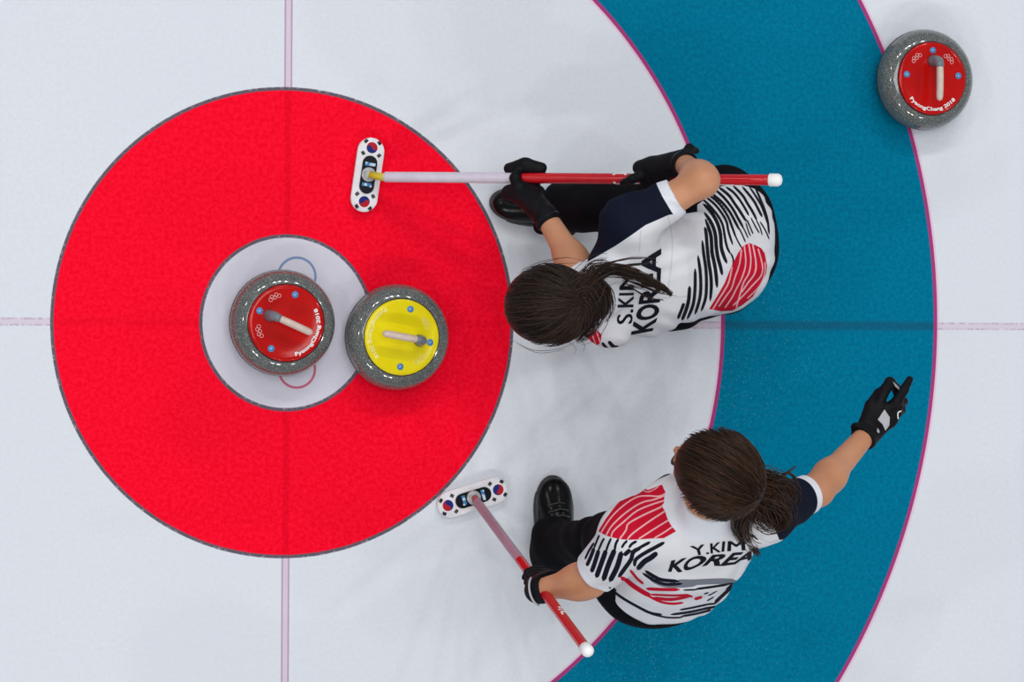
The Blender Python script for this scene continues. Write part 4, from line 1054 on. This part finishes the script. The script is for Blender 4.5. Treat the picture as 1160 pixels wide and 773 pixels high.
    nav = np.minimum(nav, sdpoly(Q, np.array([pp(*p) for p in [(722, 549), (728, 538), (760, 525), (760, 538), (748, 543), (738, 548), (729, 551)]])))
    def cuff(s_, h_, w_): return np.maximum(-((V-h_) @ nrm(h_-s_))-w_, np.linalg.norm(V-h_, axis=1)-.085)
    col = np.maximum(-((V-(neck0+(neck1-neck0)*.05)) @ nrm(neck1-neck0)), np.linalg.norm(V-neck1, axis=1)-.11)
    set_attr(jo, 'f_cuff', np.minimum(np.minimum(cuff(sR, hemR, .020), cuff(sL, hemL, .015)), col)); set_attr(jo, 'f_navy', nav)
    set_attr(jo, 'f_seam', field_of(Q, pp, [(2.0, [(792, 597), (805, 599), (820, 598)]), (1.8, [(854, 606), (868, 614), (880, 612)])], False))
    lay_text('KOREA', [(757, 646.5), (770, 647), (782, 644), (800, 639.5), (818, 640), (834, 638), (853, 633)], [(760.5, 635), (776, 632), (791, 629.5), (812, 628), (832, 626), (845, 625), (858, 623.5)], V, Fc, fl_, pp, d, zref, jo, .035)
    lay_text('Y.KIM', [(785, 629), (803, 627), (818, 624.5), (843, 623)], [(781, 618.5), (802, 615.5), (819, 613), (842, 612)], V, Fc, fl_, pp, d, zref, jo, .0)
    # hair
    tie = P(853, 566, 1.10); rad = (.102, .114, .110)
    W = lambda x, y, z: hc+x*A[0]+y*A[1]+z*A[2]
    hl = lambda ph: (0.60 if abs(ph) < 0.9 else 0.60-1.28*min(1, (abs(ph)-0.9)/1.2))
    solid = Fld(.03); solid.ell(W(0, -.012, .034), (.092, .101, .088), A); solid.ell(W(0, -.045, -.012), (.086, .066, .082), A); solid.cut(W(0, .045, 0), nrm(.82*A[1]-.57*A[2]))
    SV, SF = solid.mesh(.005); SV = relax(SV, SF, 3)
    hr = cap_hair(W(0, -.014, .022), A, rad, tie, hl, 900, 9, lift=1.6, over=1.0)
    st = strands(hr, .0013, 12, tone=list(rng.random(len(hr))*.8))
    hair_obj('hair', HAIR2, root, (SV, SF), st)
    pt = []
    pt += lock([tie, P(866, 546, 1.10), P(884, 548, 1.06), P(898, 562, 1.02), P(900, 575, 1.0)], 120, .02, [.016, .028, .028, .020, .008], 1, curl=.008)
    pt += lock([tie, P(868, 560, 1.11), P(882, 572, 1.07), P(890, 588, 1.03), P(872, 597, 1.0)], 120, .02, [.018, .030, .030, .024, .014], 2, curl=.008)
    pt += lock([tie, P(860, 572, 1.10), P(866, 584, 1.06), P(880, 594, 1.02), P(900, 590, 1.0)], 110, .02, [.018, .028, .028, .018, .006], 8, curl=.007)
    pt += lock([tie, P(850, 580, 1.09), P(841, 592, 1.05), P(842, 606, 1.0), P(853, 620, .96), P(864, 634, .93)], 110, .02, [.016, .022, .022, .018, .010, .004], 3, curl=.005)
    for q_ in ([P(878, 548, 1.06), P(888, 538, 1.05), P(900, 530, 1.04), P(903, 528, 1.04)], [P(892, 535, 1.04), P(900, 540, 1.03), P(905, 548, 1.0)],
               [P(848, 605, 1.0), P(862, 615, .97), P(876, 612, .96)], [P(852, 606, 1.0), P(860, 611, .98), P(878, 608, .97)], [P(885, 560, 1.05), P(900, 555, 1.02), P(905, 545, 1.0)], [P(797, 590, 1.02), P(800, 598, 1.0), P(803, 602, .99)]):
        pt += lock(q_, 6, .003, [.003, .003, .002, .001], int(q_[0][0]*999) % 97, curl=.001)
    hair_obj('ponytail', HAIR2, root, None, strands(pt, .0012, 12))
    bk = nrm(tie-hc); v, f = tube([tie-bk*.006, tie+bk*.008], [.021, .021], 20); part('hair_tie', v, f, MT['tie'], root)
    return root
person_one(); person_two()
